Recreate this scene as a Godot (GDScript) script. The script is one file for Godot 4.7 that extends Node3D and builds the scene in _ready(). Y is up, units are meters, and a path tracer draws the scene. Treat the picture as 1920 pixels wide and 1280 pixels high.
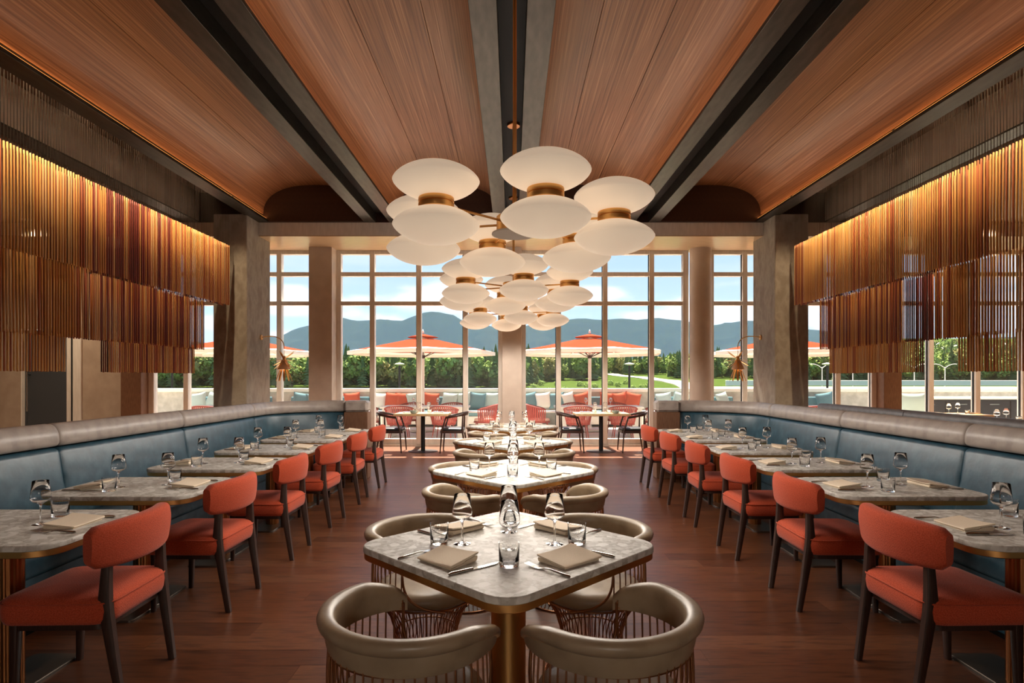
extends Node3D
# A restaurant dining room looking out over a terrace, forest and mountains.
# Depth d runs away from the camera: z = -d.  One unit is one metre.

var M := {}
var taken := {}
var rng := RandomNumberGenerator.new()
var mesh_cache := {}

# ---------------------------------------------------------------- mesh building
class MB:
	var v := PackedVector3Array()
	var g := PackedInt32Array()
	var top := 0

	func group() -> int:
		top += 1
		return top

	func tri(a: Vector3, b: Vector3, c: Vector3, s: int) -> void:
		if a.is_equal_approx(b) or b.is_equal_approx(c) or a.is_equal_approx(c):
			return
		v.append(a)
		v.append(b)
		v.append(c)
		g.append(s)

	func quad(a: Vector3, b: Vector3, c: Vector3, d: Vector3, s: int) -> void:
		tri(a, b, c, s)
		tri(a, c, d, s)

	# a flat convex polygon turned away from the point c
	func poly_out(p: Array, c: Vector3, s: int) -> void:
		var mid := Vector3.ZERO
		for q in p:
			mid += q
		mid /= p.size()
		var n: Vector3 = (p[1] - p[0]).cross(p[2] - p[0])
		if n.dot(mid - c) > 0:
			p.reverse()
		for i in range(1, p.size() - 1):
			tri(p[0], p[i], p[i + 1], s)

	func box(c: Vector3, size: Vector3, b := 0.0) -> void:
		var h := size * 0.5
		b = minf(b, minf(h.x, minf(h.y, h.z)) * 0.9)
		var p := {}
		for sx in [-1, 1]:
			for sy in [-1, 1]:
				for sz in [-1, 1]:
					p[[sx, sy, sz, 0]] = c + Vector3(sx * h.x, sy * (h.y - b), sz * (h.z - b))
					p[[sx, sy, sz, 1]] = c + Vector3(sx * (h.x - b), sy * h.y, sz * (h.z - b))
					p[[sx, sy, sz, 2]] = c + Vector3(sx * (h.x - b), sy * (h.y - b), sz * h.z)
		for s in [-1, 1]:
			poly_out([p[[s, -1, -1, 0]], p[[s, 1, -1, 0]], p[[s, 1, 1, 0]], p[[s, -1, 1, 0]]], c, -1)
			poly_out([p[[-1, s, -1, 1]], p[[1, s, -1, 1]], p[[1, s, 1, 1]], p[[-1, s, 1, 1]]], c, -1)
			poly_out([p[[-1, -1, s, 2]], p[[1, -1, s, 2]], p[[1, 1, s, 2]], p[[-1, 1, s, 2]]], c, -1)
		if b <= 0.0:
			return
		for s in [-1, 1]:
			for t in [-1, 1]:
				poly_out([p[[s, t, -1, 0]], p[[s, t, 1, 0]], p[[s, t, 1, 1]], p[[s, t, -1, 1]]], c, -1)
				poly_out([p[[s, -1, t, 0]], p[[s, 1, t, 0]], p[[s, 1, t, 2]], p[[s, -1, t, 2]]], c, -1)
				poly_out([p[[-1, s, t, 1]], p[[1, s, t, 1]], p[[1, s, t, 2]], p[[-1, s, t, 2]]], c, -1)
		for sx in [-1, 1]:
			for sy in [-1, 1]:
				for sz in [-1, 1]:
					poly_out([p[[sx, sy, sz, 0]], p[[sx, sy, sz, 1]], p[[sx, sy, sz, 2]]], c, -1)

	# rows of equal length; each row a closed ring when ring is true; creases found where the rows bend sharply
	func loft(rows: Array, ring := true, cap0 := true, cap1 := true, crease := 38.0, ring_crease := 50.0) -> void:
		var n: int = rows[0].size()
		var s := group()
		var m := rows.size()
		# faces round the ring that meet at a sharp edge get groups of their own
		var own := PackedInt32Array()
		own.resize(n)
		var longest: PackedVector3Array = rows[m / 2]
		var many := 0
		for j in n:
			if ring_crease < 179.0 and j > 0:
				var a := longest[j] - longest[j - 1]
				var b := longest[(j + 1) % n] - longest[j]
				if a.length() > 1e-6 and b.length() > 1e-6 and rad_to_deg(a.angle_to(b)) > ring_crease:
					many += 1
			own[j] = many
		for i in m - 1:
			var r0: PackedVector3Array = rows[i]
			var r1: PackedVector3Array = rows[i + 1]
			if i > 0 and crease < 179.0:
				var rp: PackedVector3Array = rows[i - 1]
				var worst := 0.0
				for k in range(0, n, maxi(1, n / 6)):
					var a := r0[k] - rp[k]
					var b := r1[k] - r0[k]
					if a.length() > 1e-6 and b.length() > 1e-6:
						worst = maxf(worst, a.angle_to(b))
				if rad_to_deg(worst) > crease:
					top += many
					s = group()
			var cols := n if ring else n - 1
			for j in cols:
				var k := (j + 1) % n
				quad(r0[j], r0[k], r1[k], r1[j], s + own[j])
		top += many
		if ring:
			if cap0:
				cap(rows[0], true)
			if cap1:
				cap(rows[m - 1], false)

	func cap(r: PackedVector3Array, first: bool) -> void:
		var c := Vector3.ZERO
		for q in r:
			c += q
		c /= r.size()
		var s := group()
		for j in r.size():
			var k := (j + 1) % r.size()
			if first:
				tri(c, r[k], r[j], s)
			else:
				tri(c, r[j], r[k], s)

	func lathe(profile: Array, segs := 24, at := Vector3.ZERO, crease := 38.0) -> void:
		var rows := []
		for p in profile:
			var r := PackedVector3Array()
			for j in segs:
				var a := TAU * j / segs
				r.append(at + Vector3(cos(a) * p[0], p[1], sin(a) * p[0]))
			rows.append(r)
		loft(rows, true, profile[0][0] > 1e-5, profile[-1][0] > 1e-5, crease, 180.0)

	# a round or polygonal tube along a path; r a number or an array
	func tube(path: Array, r, segs := 8, caps := true, flat := 1.0) -> void:
		var sec := PackedVector2Array()
		for j in segs:
			var a := TAU * j / segs
			sec.append(Vector2(cos(a), sin(a) * flat))
		sweep(path, sec, Vector3.UP, r, caps, 179.0, 180.0)

	# section x runs to the side of the path, y up
	func sweep(path: Array, sec: PackedVector2Array, up: Vector3, scale = 1.0, caps := true, crease := 179.0, ring_crease := 50.0) -> void:
		var rows := []
		var side := Vector3.ZERO
		for i in path.size():
			var t: Vector3 = (path[mini(i + 1, path.size() - 1)] - path[maxi(i - 1, 0)]).normalized()
			var w := t.cross(up)
			if w.length() < 1e-3:
				w = side if side.length() > 0.5 else t.cross(Vector3(0.31, 0.1, 0.9))
			w = w.normalized()
			if side.length() > 0.5 and w.dot(side) < 0 and absf(t.dot(up)) > 0.9:
				w = -w
			side = w
			var u := w.cross(t).normalized()
			var k = scale[i] if scale is Array else scale
			var kx: float = k.x if k is Vector2 else k
			var ky: float = k.y if k is Vector2 else k
			var r := PackedVector3Array()
			for q in sec:
				r.append(path[i] + w * q.x * kx + u * q.y * ky)
			rows.append(r)
		loft(rows, true, caps, caps, crease, ring_crease)

	func add(o: MB, x: Transform3D) -> void:
		var off := top
		for p in o.v:
			v.append(x * p)
		for s in o.g:
			g.append(s + off if s > 0 else s)
		top += o.top

	func mesh(fix := true) -> ArrayMesh:
		var vol := 0.0
		if fix:
			for i in range(0, v.size(), 3):
				vol += v[i].dot(v[i + 1].cross(v[i + 2]))
		var st := SurfaceTool.new()
		st.begin(Mesh.PRIMITIVE_TRIANGLES)
		for i in g.size():
			st.set_smooth_group(g[i])
			if vol > 0:
				st.add_vertex(v[i * 3])
				st.set_smooth_group(g[i])
				st.add_vertex(v[i * 3 + 2])
				st.set_smooth_group(g[i])
				st.add_vertex(v[i * 3 + 1])
			else:
				st.add_vertex(v[i * 3])
				st.set_smooth_group(g[i])
				st.add_vertex(v[i * 3 + 1])
				st.set_smooth_group(g[i])
				st.add_vertex(v[i * 3 + 2])
		st.generate_normals()
		st.index()
		return st.commit()


func P(x: float, d: float, y: float) -> Vector3:
	return Vector3(x, y, -d)

func rrect(w: float, d: float, r: float, n := 6, inset := 0.0, y := 0.0) -> PackedVector3Array:
	var p := PackedVector3Array()
	w -= inset * 2
	d -= inset * 2
	r = maxf(r - inset, 0.001)
	for q in 4:
		var cx: float = [1, -1, -1, 1][q] * (w / 2 - r)
		var cz: float = [1, 1, -1, -1][q] * (d / 2 - r)
		for k in n + 1:
			var a := PI / 2 * q + PI / 2 * k / n
			p.append(Vector3(cx + cos(a) * r, y, cz + sin(a) * r))
	return p

# a slab with rounded plan; rings = [[inset, y], ...]
func slab(w: float, d: float, r: float, rings: Array, n := 6, crease := 38.0) -> ArrayMesh:
	var b := MB.new()
	var rows := []
	for k in rings:
		rows.append(rrect(w, d, r, n, k[0], k[1]))
	b.loft(rows, true, true, true, crease)
	return b.mesh()

func box_mesh(size: Vector3, bevel := 0.0) -> ArrayMesh:
	var key := [size.snapped(Vector3.ONE * 0.0005), bevel]
	if not mesh_cache.has(key):
		var b := MB.new()
		b.box(Vector3.ZERO, size, bevel)
		mesh_cache[key] = b.mesh()
	return mesh_cache[key]

func lathe_mesh(profile: Array, segs := 24, crease := 38.0) -> ArrayMesh:
	var b := MB.new()
	b.lathe(profile, segs, Vector3.ZERO, crease)
	return b.mesh()

func tube_mesh(path: Array, r, segs := 8, caps := true) -> ArrayMesh:
	var b := MB.new()
	b.tube(path, r, segs, caps)
	return b.mesh()

func bez(a: Vector3, b: Vector3, c: Vector3, d: Vector3, n := 8) -> Array:
	var p := []
	for i in n + 1:
		p.append(a.bezier_interpolate(b, c, d, float(i) / n))
	return p

# ---------------------------------------------------------------- objects
func numbered(called: String) -> String:
	if not taken.has(called):
		taken[called] = 0
		return called
	taken[called] += 1
	return "%s_%03d" % [called, taken[called]]

func thing(called: String, label: String, category: String, at := Vector3.ZERO, turn := 0.0, group := "") -> Node3D:
	var o := Node3D.new()
	o.name = numbered(called)
	add_child(o, true)
	o.position = at
	o.rotation_degrees.y = turn
	tag(o, label, category, group)
	return o

func tag(o: Node, label: String, category: String, group := "", kind := "") -> Node:
	if label:
		o.set_meta("label", label)
	if category:
		o.set_meta("category", category)
	if group:
		o.set_meta("group", group)
	if kind:
		o.set_meta("kind", kind)
	return o

func part(called: String, mesh: Mesh, m: Material, parent: Node, at := Vector3.ZERO, turn := Vector3.ZERO) -> MeshInstance3D:
	var o := MeshInstance3D.new()
	o.name = called
	o.mesh = mesh
	o.material_override = null
	o.set_surface_override_material(0, m)
	o.position = at
	o.rotation_degrees = turn
	parent.add_child(o, true)
	return o

func single(called: String, mesh: Mesh, m: Material, label: String, category: String, at := Vector3.ZERO, turn := 0.0, group := "") -> MeshInstance3D:
	var o := part(numbered(called), mesh, m, self, at, Vector3(0, turn, 0))
	tag(o, label, category, group)
	return o

func struct_node(called: String, label := "") -> Node3D:
	var o := Node3D.new()
	o.name = numbered(called)
	add_child(o, true)
	tag(o, label, "", "", "structure")
	return o

func struct_mesh(called: String, mesh: Mesh, m: Material, at := Vector3.ZERO, label := "") -> MeshInstance3D:
	var o := part(numbered(called), mesh, m, self, at)
	tag(o, label, "", "", "structure")
	return o

func copy(o: Node3D, at: Vector3, turn: float, label: String, group := "") -> Node3D:
	var base := String(o.name)
	var rx := RegEx.create_from_string("_\\d{3}$")
	base = rx.sub(base, "")
	var c: Node3D = o.duplicate()
	c.name = numbered(base)
	add_child(c, true)
	c.position = at
	c.rotation_degrees = Vector3(0, turn, 0)
	c.set_meta("label", label)
	if group:
		c.set_meta("group", group)
	return c

# a box given by its extents in x, depth and height
func xbox(x0: float, x1: float, d0: float, d1: float, y0: float, y1: float, bevel := 0.0) -> Array:
	return [box_mesh(Vector3(absf(x1 - x0), absf(y1 - y0), absf(d1 - d0)), bevel), Vector3((x0 + x1) / 2, (y0 + y1) / 2, -(d0 + d1) / 2)]

func struct_box(called: String, x0: float, x1: float, d0: float, d1: float, y0: float, y1: float, m: Material, parent: Node = null, bevel := 0.0, label := "") -> MeshInstance3D:
	var b := xbox(x0, x1, d0, d1, y0, y1, bevel)
	if parent:
		return part(called, b[0], m, parent, b[1] - parent.position)
	return struct_mesh(called, b[0], m, b[1], label)

# ---------------------------------------------------------------- materials
func tex(img: Image) -> ImageTexture:
	return ImageTexture.create_from_image(img)

func noise_image(size: int, kind: int, freq: float, octaves: int, sd: int, ret := -1, jitter := 1.0) -> Image:
	var n := FastNoiseLite.new()
	n.noise_type = kind
	n.frequency = freq
	n.seed = sd
	n.fractal_octaves = octaves
	n.fractal_type = FastNoiseLite.FRACTAL_FBM if octaves > 1 else FastNoiseLite.FRACTAL_NONE
	if ret >= 0:
		n.cellular_return_type = ret
		n.cellular_jitter = jitter
		n.domain_warp_enabled = true
		n.domain_warp_amplitude = 14.0
		n.domain_warp_frequency = 0.03
	return n.get_seamless_image(size, size, false, false, 0.15)

# colours between stops, chosen by a noise image
func ramp_tex(im: Image, stops: Array) -> ImageTexture:
	var grad := Gradient.new()
	var off := PackedFloat32Array()
	var col := PackedColorArray()
	for s in stops:
		off.append(s[0])
		col.append(s[1])
	grad.offsets = off
	grad.colors = col
	var w := im.get_width()
	var h := im.get_height()
	var o := Image.create(w, h, false, Image.FORMAT_RGB8)
	for y in h:
		for x in w:
			o.set_pixel(x, y, grad.sample(im.get_pixel(x, y).r))
	return tex(o)

func mat(called: String, c: Color, rough := 0.6, metal := 0.0) -> StandardMaterial3D:
	var m := StandardMaterial3D.new()
	m.resource_name = called
	m.albedo_color = c
	m.roughness = rough
	m.metallic = metal
	M[called] = m
	return m

func tri_map(m: StandardMaterial3D, t: Texture2D, scale: Vector3, world := false) -> void:
	m.albedo_texture = t
	m.uv1_triplanar = true
	m.uv1_world_triplanar = world
	m.uv1_scale = scale

func bump(m: StandardMaterial3D, t: Texture2D, cm: float) -> void:
	m.heightmap_enabled = true
	m.heightmap_texture = t
	m.heightmap_scale = cm

func c8(r: int, g: int, b: int) -> Color:
	return Color8(r, g, b)

func materials() -> void:
	var smooth_n := noise_image(256, FastNoiseLite.TYPE_SIMPLEX_SMOOTH, 0.02, 4, 3)
	var fine_n := noise_image(256, FastNoiseLite.TYPE_SIMPLEX_SMOOTH, 0.12, 3, 5)
	var grain_n := noise_image(512, FastNoiseLite.TYPE_SIMPLEX_SMOOTH, 0.03, 5, 11)
	var fine_t := tex(fine_n)
	var smooth_t := tex(smooth_n)
	# timber: the noise is stretched along the grain by the uv scale
	var wood_warm := ramp_tex(grain_n, [[0.15, c8(104, 70, 49)], [0.38, c8(132, 92, 66)], [0.5, c8(150, 108, 79)], [0.6, c8(134, 93, 67)], [0.75, c8(166, 124, 94)], [0.9, c8(178, 136, 104)]])
	for k in 4:
		var w := mat("ceiling_wood_%d" % k, [c8(255, 255, 255), c8(244, 240, 236), c8(250, 248, 244), c8(238, 234, 228)][k], 0.42)
		tri_map(w, wood_warm, Vector3(2.0 + 0.25 * k, 2.0 + 0.25 * k, 0.025))
		w.uv1_offset = Vector3(0.37 * k, 0.21 * k, 0.13 * k)
	var wood_floor := ramp_tex(grain_n, [[0.0, c8(66, 38, 23)], [0.35, c8(92, 55, 34)], [0.55, c8(112, 69, 44)], [0.75, c8(98, 59, 36)], [1.0, c8(128, 82, 53)]])
	for k in 5:
		var w := mat("floor_plank_%d" % k, [c8(255, 255, 255), c8(238, 228, 222), c8(224, 214, 210), c8(250, 240, 230), c8(214, 204, 198)][k], 0.34)
		tri_map(w, wood_floor, Vector3(0.22, 1.0, 2.2))
		w.uv1_offset = Vector3(0.23 * k, 0.0, 0.41 * k)
		bump(w, tex(grain_n), 0.02)
	var dark := mat("dark_walnut", c8(255, 255, 255), 0.4)
	tri_map(dark, ramp_tex(grain_n, [[0.0, c8(34, 20, 15)], [0.5, c8(52, 31, 23)], [1.0, c8(72, 44, 32)]]), Vector3(9, 0.8, 9))
	var pale := mat("pale_oak", c8(255, 255, 255), 0.4)
	tri_map(pale, ramp_tex(grain_n, [[0.0, c8(178, 140, 98)], [0.5, c8(208, 172, 126)], [1.0, c8(226, 196, 152)]]), Vector3(0.6, 5, 5))
	var soff := mat("soffit_oak", c8(255, 255, 255), 0.3)
	tri_map(soff, ramp_tex(grain_n, [[0.0, c8(170, 140, 108)], [0.5, c8(190, 162, 128)], [1.0, c8(205, 180, 146)]]), Vector3(0.2, 4, 4))
	var brown := mat("brown_panel", c8(255, 255, 255), 0.45)
	tri_map(brown, ramp_tex(grain_n, [[0.0, c8(92, 62, 44)], [0.5, c8(116, 82, 60)], [1.0, c8(130, 96, 72)]]), Vector3(4, 0.4, 4))
	# stone chips in a grey ground
	var cell := noise_image(512, FastNoiseLite.TYPE_CELLULAR, 0.035, 1, 21, FastNoiseLite.RETURN_CELL_VALUE)
	var cell2 := noise_image(512, FastNoiseLite.TYPE_CELLULAR, 0.085, 1, 22, FastNoiseLite.RETURN_CELL_VALUE)
	var cloud := noise_image(512, FastNoiseLite.TYPE_SIMPLEX_SMOOTH, 0.03, 4, 23)
	var ter := Image.create(512, 512, false, Image.FORMAT_RGB8)
	for y in 512:
		for x in 512:
			var a := cell.get_pixel(x, y).r
			var b := cell2.get_pixel(x, y).r
			var k := cloud.get_pixel(x, y).r
			var c := c8(200, 197, 190).lerp(c8(182, 178, 169), k)
			if b > 0.62:
				c = c.lerp(c8(220, 218, 212), 0.5)
			elif b < 0.25:
				c = c.lerp(c8(160, 154, 143), 0.5)
			if a > 0.66:
				c = c8(232, 231, 226).lerp(c, 0.25)
			ter.set_pixel(x, y, c)
	var mt := mat("terrazzo", c8(255, 255, 255), 0.4)
	tri_map(mt, tex(ter), Vector3(1.5, 1.5, 1.5))
	mt.metallic_specular = 0.22
	# cloths and hides
	var weave := Image.create(128, 128, false, Image.FORMAT_L8)
	for y in 128:
		for x in 128:
			var q := 0.5 + 0.25 * sin(TAU * x / 8.0) * (1.0 if (y / 4) % 2 == 0 else -1.0) + 0.25 * (fine_n.get_pixel(x * 2, y * 2).r - 0.5)
			weave.set_pixel(x, y, Color(q, q, q))
	var weave_t := tex(weave)
	for k in [["red_fabric", c8(190, 76, 46), 0.95], ["cushion_teal", c8(96, 132, 140), 0.95], ["cushion_orange", c8(184, 82, 56), 0.95], ["cushion_white", c8(226, 224, 216), 0.95], ["cushion_mint", c8(176, 196, 190), 0.95], ["cushion_rose", c8(222, 176, 158), 0.95]]:
		var f := mat(k[0], Color.WHITE, k[2])
		var base: Color = k[1]
		tri_map(f, ramp_tex(fine_n, [[0.2, base.darkened(0.22)], [0.5, base], [0.8, base.lightened(0.1)]]), Vector3(5, 5, 5))
		bump(f, weave_t, 0.06)
		f.metallic_specular = 0.3
	M["red_fabric"].rim_enabled = true
	M["red_fabric"].rim = 0.25
	M["red_fabric"].rim_tint = 0.8
	for k in [["blue_leather", c8(42, 76, 92), 0.34], ["taupe_leather", c8(160, 141, 115), 0.36], ["grey_leather", c8(164, 153, 145), 0.36], ["slate_leather", c8(104, 100, 100), 0.4], ["black_leather", c8(38, 42, 44), 0.3]]:
		var f := mat(k[0], Color.WHITE, k[2])
		var base: Color = k[1]
		tri_map(f, ramp_tex(smooth_n, [[0.25, base.darkened(0.1)], [0.5, base], [0.75, base.lightened(0.06)]]), Vector3(1.3, 1.3, 1.3))
		bump(f, smooth_t, 0.15)
	var nap := mat("linen", Color.WHITE, 0.9)
	tri_map(nap, ramp_tex(fine_n, [[0.2, c8(222, 203, 178)], [0.6, c8(238, 222, 198)], [0.9, c8(246, 232, 212)]]), Vector3(9, 9, 9))
	# metals
	mat("brass", c8(228, 178, 110), 0.4, 1.0)
	mat("bronze", c8(176, 118, 74), 0.33, 1.0)
	mat("wire_bronze", c8(186, 138, 102), 0.34, 1.0)
	mat("steel", c8(196, 192, 186), 0.16, 1.0)
	var st := mat("beam_steel", Color.WHITE, 0.42, 0.75)
	tri_map(st, ramp_tex(smooth_n, [[0.2, c8(60, 55, 49)], [0.5, c8(68, 63, 56)], [0.8, c8(76, 70, 63)]]), Vector3(2, 2, 0.5))
	mat("plate_metal", c8(112, 104, 96), 0.35, 0.9)
	mat("black_metal", c8(24, 24, 25), 0.45, 0.3)
	mat("recess_black", c8(14, 13, 13), 0.8)
	mat("pale_grey", c8(196, 194, 188), 0.5)
	var al := mat("mullion", Color.WHITE, 0.4, 0.0)
	tri_map(al, ramp_tex(smooth_n, [[0.2, c8(216, 210, 200)], [0.8, c8(228, 222, 213)]]), Vector3(3, 0.5, 3))
	mat("gasket", c8(20, 22, 24), 0.6)
	# walls
	var cn := noise_image(512, FastNoiseLite.TYPE_SIMPLEX_SMOOTH, 0.012, 5, 31)
	var con := mat("concrete", Color.WHITE, 0.75)
	tri_map(con, ramp_tex(cn, [[0.2, c8(140, 133, 123)], [0.45, c8(154, 148, 138)], [0.6, c8(162, 156, 146)], [0.8, c8(148, 142, 132)]]), Vector3(0.6, 0.35, 0.6), true)
	bump(con, fine_t, 0.05)
	var pl := mat("beige_plaster", Color.WHITE, 0.8)
	tri_map(pl, ramp_tex(cn, [[0.2, c8(166, 148, 130)], [0.8, c8(178, 161, 143)]]), Vector3(0.4, 0.4, 0.4), true)
	var tb := mat("taupe_cladding", Color.WHITE, 0.55)
	tri_map(tb, ramp_tex(cn, [[0.2, c8(190, 174, 159)], [0.8, c8(202, 187, 172)]]), Vector3(0.4, 0.4, 0.4), true)
	mat("bay_soffit", c8(112, 82, 56), 0.6)
	mat("door_blue_grey", c8(70, 76, 82), 0.4, 0.2)
	var pt := mat("patio_stone", Color.WHITE, 0.8)
	tri_map(pt, ramp_tex(cn, [[0.2, c8(196, 188, 176)], [0.8, c8(212, 204, 192)]]), Vector3(0.5, 0.5, 0.5), true)
	var pw := mat("parapet_stone", Color.WHITE, 0.85)
	tri_map(pw, ramp_tex(cn, [[0.2, c8(168, 164, 152)], [0.8, c8(190, 186, 174)]]), Vector3(0.6, 0.6, 0.6), true)
	mat("cap_white", c8(226, 222, 208), 0.7)
	mat("white_paint", c8(232, 228, 220), 0.5)
	mat("patio_red", c8(142, 48, 38), 0.8)
	mat("patio_red_dark", c8(122, 42, 34), 0.8)
	mat("umbrella_orange", c8(160, 58, 34), 0.9)
	M["umbrella_orange"].metallic_specular = 0.1
	M["umbrella_orange"].backlight_enabled = true
	M["umbrella_orange"].backlight = Color(0.5, 0.2, 0.13)
	mat("umbrella_white", c8(238, 230, 218), 0.85)
	M["umbrella_white"].backlight_enabled = true
	M["umbrella_white"].backlight = Color(0.5, 0.48, 0.45)
	# rods of the hanging screens
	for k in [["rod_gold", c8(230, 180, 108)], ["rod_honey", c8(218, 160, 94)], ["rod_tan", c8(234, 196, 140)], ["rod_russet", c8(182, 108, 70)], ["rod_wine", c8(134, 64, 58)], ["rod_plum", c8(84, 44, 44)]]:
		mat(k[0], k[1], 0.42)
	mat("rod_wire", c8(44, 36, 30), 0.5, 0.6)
	# glass
	var gl := mat("drinking_glass", Color(1, 1, 1, 0.0), 0.0)
	gl.refraction_enabled = true
	gl.refraction_scale = 0.035
	var pane := mat("window_glass", Color(1, 1, 1, 0.02), 0.02)
	pane.transparency = BaseMaterial3D.TRANSPARENCY_ALPHA
	pane.metallic_specular = 0.25
	var opal := mat("opal_glass_glow", c8(244, 232, 214), 0.45)
	opal.emission_enabled = true
	opal.emission = Color(1.0, 0.9, 0.78)
	opal.emission_energy_multiplier = 0.3
	var led := mat("led_glow", c8(255, 214, 160), 0.5)
	led.emission_enabled = true
	led.emission = Color(1.0, 0.62, 0.3)
	led.emission_energy_multiplier = 1.5
	mat("sconce_shade", c8(214, 178, 142), 0.4, 0.3)
	# landscape
	var gn := noise_image(512, FastNoiseLite.TYPE_SIMPLEX_SMOOTH, 0.02, 5, 41)
	var gr := mat("meadow", Color.WHITE, 0.95)
	tri_map(gr, ramp_tex(gn, [[0.2, c8(46, 62, 22)], [0.45, c8(58, 76, 26)], [0.6, c8(66, 84, 30)], [0.85, c8(56, 68, 28)]]), Vector3(0.03, 0.03, 0.03), true)
	gr.metallic_specular = 0.1
	var mo := mat("mountain_slope", Color.WHITE, 1.0)
	tri_map(mo, ramp_tex(gn, [[0.2, c8(30, 38, 28)], [0.45, c8(34, 44, 31)], [0.6, c8(38, 48, 33)], [0.85, c8(46, 54, 38)]]), Vector3(0.0016, 0.0016, 0.0016), true)
	mo.metallic_specular = 0.05
	mat("asphalt_pale", c8(196, 188, 172), 0.9)
	mat("bark", c8(78, 64, 50), 0.9)
	for k in [["pine_foliage", c8(98, 116, 74)], ["leaf_foliage", c8(128, 146, 84)], ["dry_foliage", c8(140, 136, 90)]]:
		var f := mat(k[0], k[1], 0.9)
		f.vertex_color_use_as_albedo = true
		f.backlight_enabled = true
		f.backlight = Color(0.3, 0.36, 0.18)
		f.metallic_specular = 0.1

# ---------------------------------------------------------------- sky
func sky_picture() -> Image:
	var w := 1536
	var h := 768
	var im := Image.create(w, h, false, Image.FORMAT_RGBF)
	var n := FastNoiseLite.new()
	n.seed = 9
	n.noise_type = FastNoiseLite.TYPE_SIMPLEX_SMOOTH
	n.frequency = 1.0
	n.fractal_octaves = 5
	for y in h:
		var el := PI * (0.5 - (y + 0.5) / h)
		var se := sin(el)
		for x in w:
			if se < -0.02:
				im.set_pixel(x, y, Color(0.16, 0.19, 0.13))
				continue
			var az := TAU * ((x + 0.5) / w - 0.5)
			var up := clampf(se, 0.0, 1.0)
			var c := Color(0.62, 0.77, 0.90).lerp(Color(0.40, 0.60, 0.82), clampf(up / 0.22, 0, 1))
			c = c.lerp(Color(0.16, 0.34, 0.68), clampf((up - 0.2) / 0.8, 0, 1))
			var a := n.get_noise_3d(sin(az) * 4.0, se * 17.0, cos(az) * 4.0)
			var puff := smoothstep(0.02, 0.3, a + 0.42 - absf(se - 0.105) * 9.0)
			var wisp := n.get_noise_3d(sin(az) * 2.0 + 40.0, se * 12.0, cos(az) * 2.0)
			var thin := smoothstep(0.1, 0.6, wisp) * 0.25
			c = c.lerp(Color(0.9, 0.93, 0.97), clampf(puff * 0.9 + thin * (1.0 - puff), 0, 1))
			im.set_pixel(x, y, c)
	return im

func _ready() -> void:
	rng.seed = 7
	# camera: level, the lens shifted so that the horizon lies below the middle of the frame
	var cam := Camera3D.new()
	cam.name = "camera"
	cam.projection = Camera3D.PROJECTION_FRUSTUM
	cam.near = 0.05
	cam.far = 20000.0
	cam.size = 0.05 * 1280.0 / 1100.0
	cam.frustum_offset = Vector2(0, 0.05 * 68.0 / 1100.0)
	cam.position = Vector3(0, 1.44, 0)
	cam.current = true
	add_child(cam)
	var env := Environment.new()
	env.background_mode = Environment.BG_SKY
	env.sky = Sky.new()
	var pano := PanoramaSkyMaterial.new()
	pano.panorama = tex(sky_picture())
	env.sky.sky_material = pano
	env.background_energy_multiplier = 1.0
	env.tonemap_mode = Environment.TONE_MAPPER_LINEAR
	env.tonemap_exposure = 1.42
	env.sdfgi_enabled = true
	env.ssao_enabled = true
	env.ssil_enabled = true
	env.volumetric_fog_enabled = true
	env.volumetric_fog_density = 0.0
	var we := WorldEnvironment.new()
	we.name = "environment"
	we.environment = env
	add_child(we)
	var sun := DirectionalLight3D.new()
	sun.name = "sun"
	sun.light_energy = 6.0
	sun.light_color = Color(1.0, 0.95, 0.87)
	sun.light_angular_distance = 0.6
	sun.shadow_enabled = true
	sun.sky_mode = DirectionalLight3D.SKY_MODE_LIGHT_ONLY
	add_child(sun)
	sun.look_at_from_position(Vector3.ZERO, Vector3(0.06, -tan(deg_to_rad(62.0)), 1.0), Vector3.UP)

	materials()
	make_tableware()
	build_shell()
	build_ceiling()
	build_windows()
	build_columns()
	build_terrace()
	build_landscape()
	build_banquettes()
	build_centre_tables()
	build_banquette_tables()
	build_chandeliers()
	build_rod_screens()
	build_window_tables()
	build_sconces()
	build_far_tables()

# ---------------------------------------------------------------- the room
const FAR := 12.4

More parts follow.
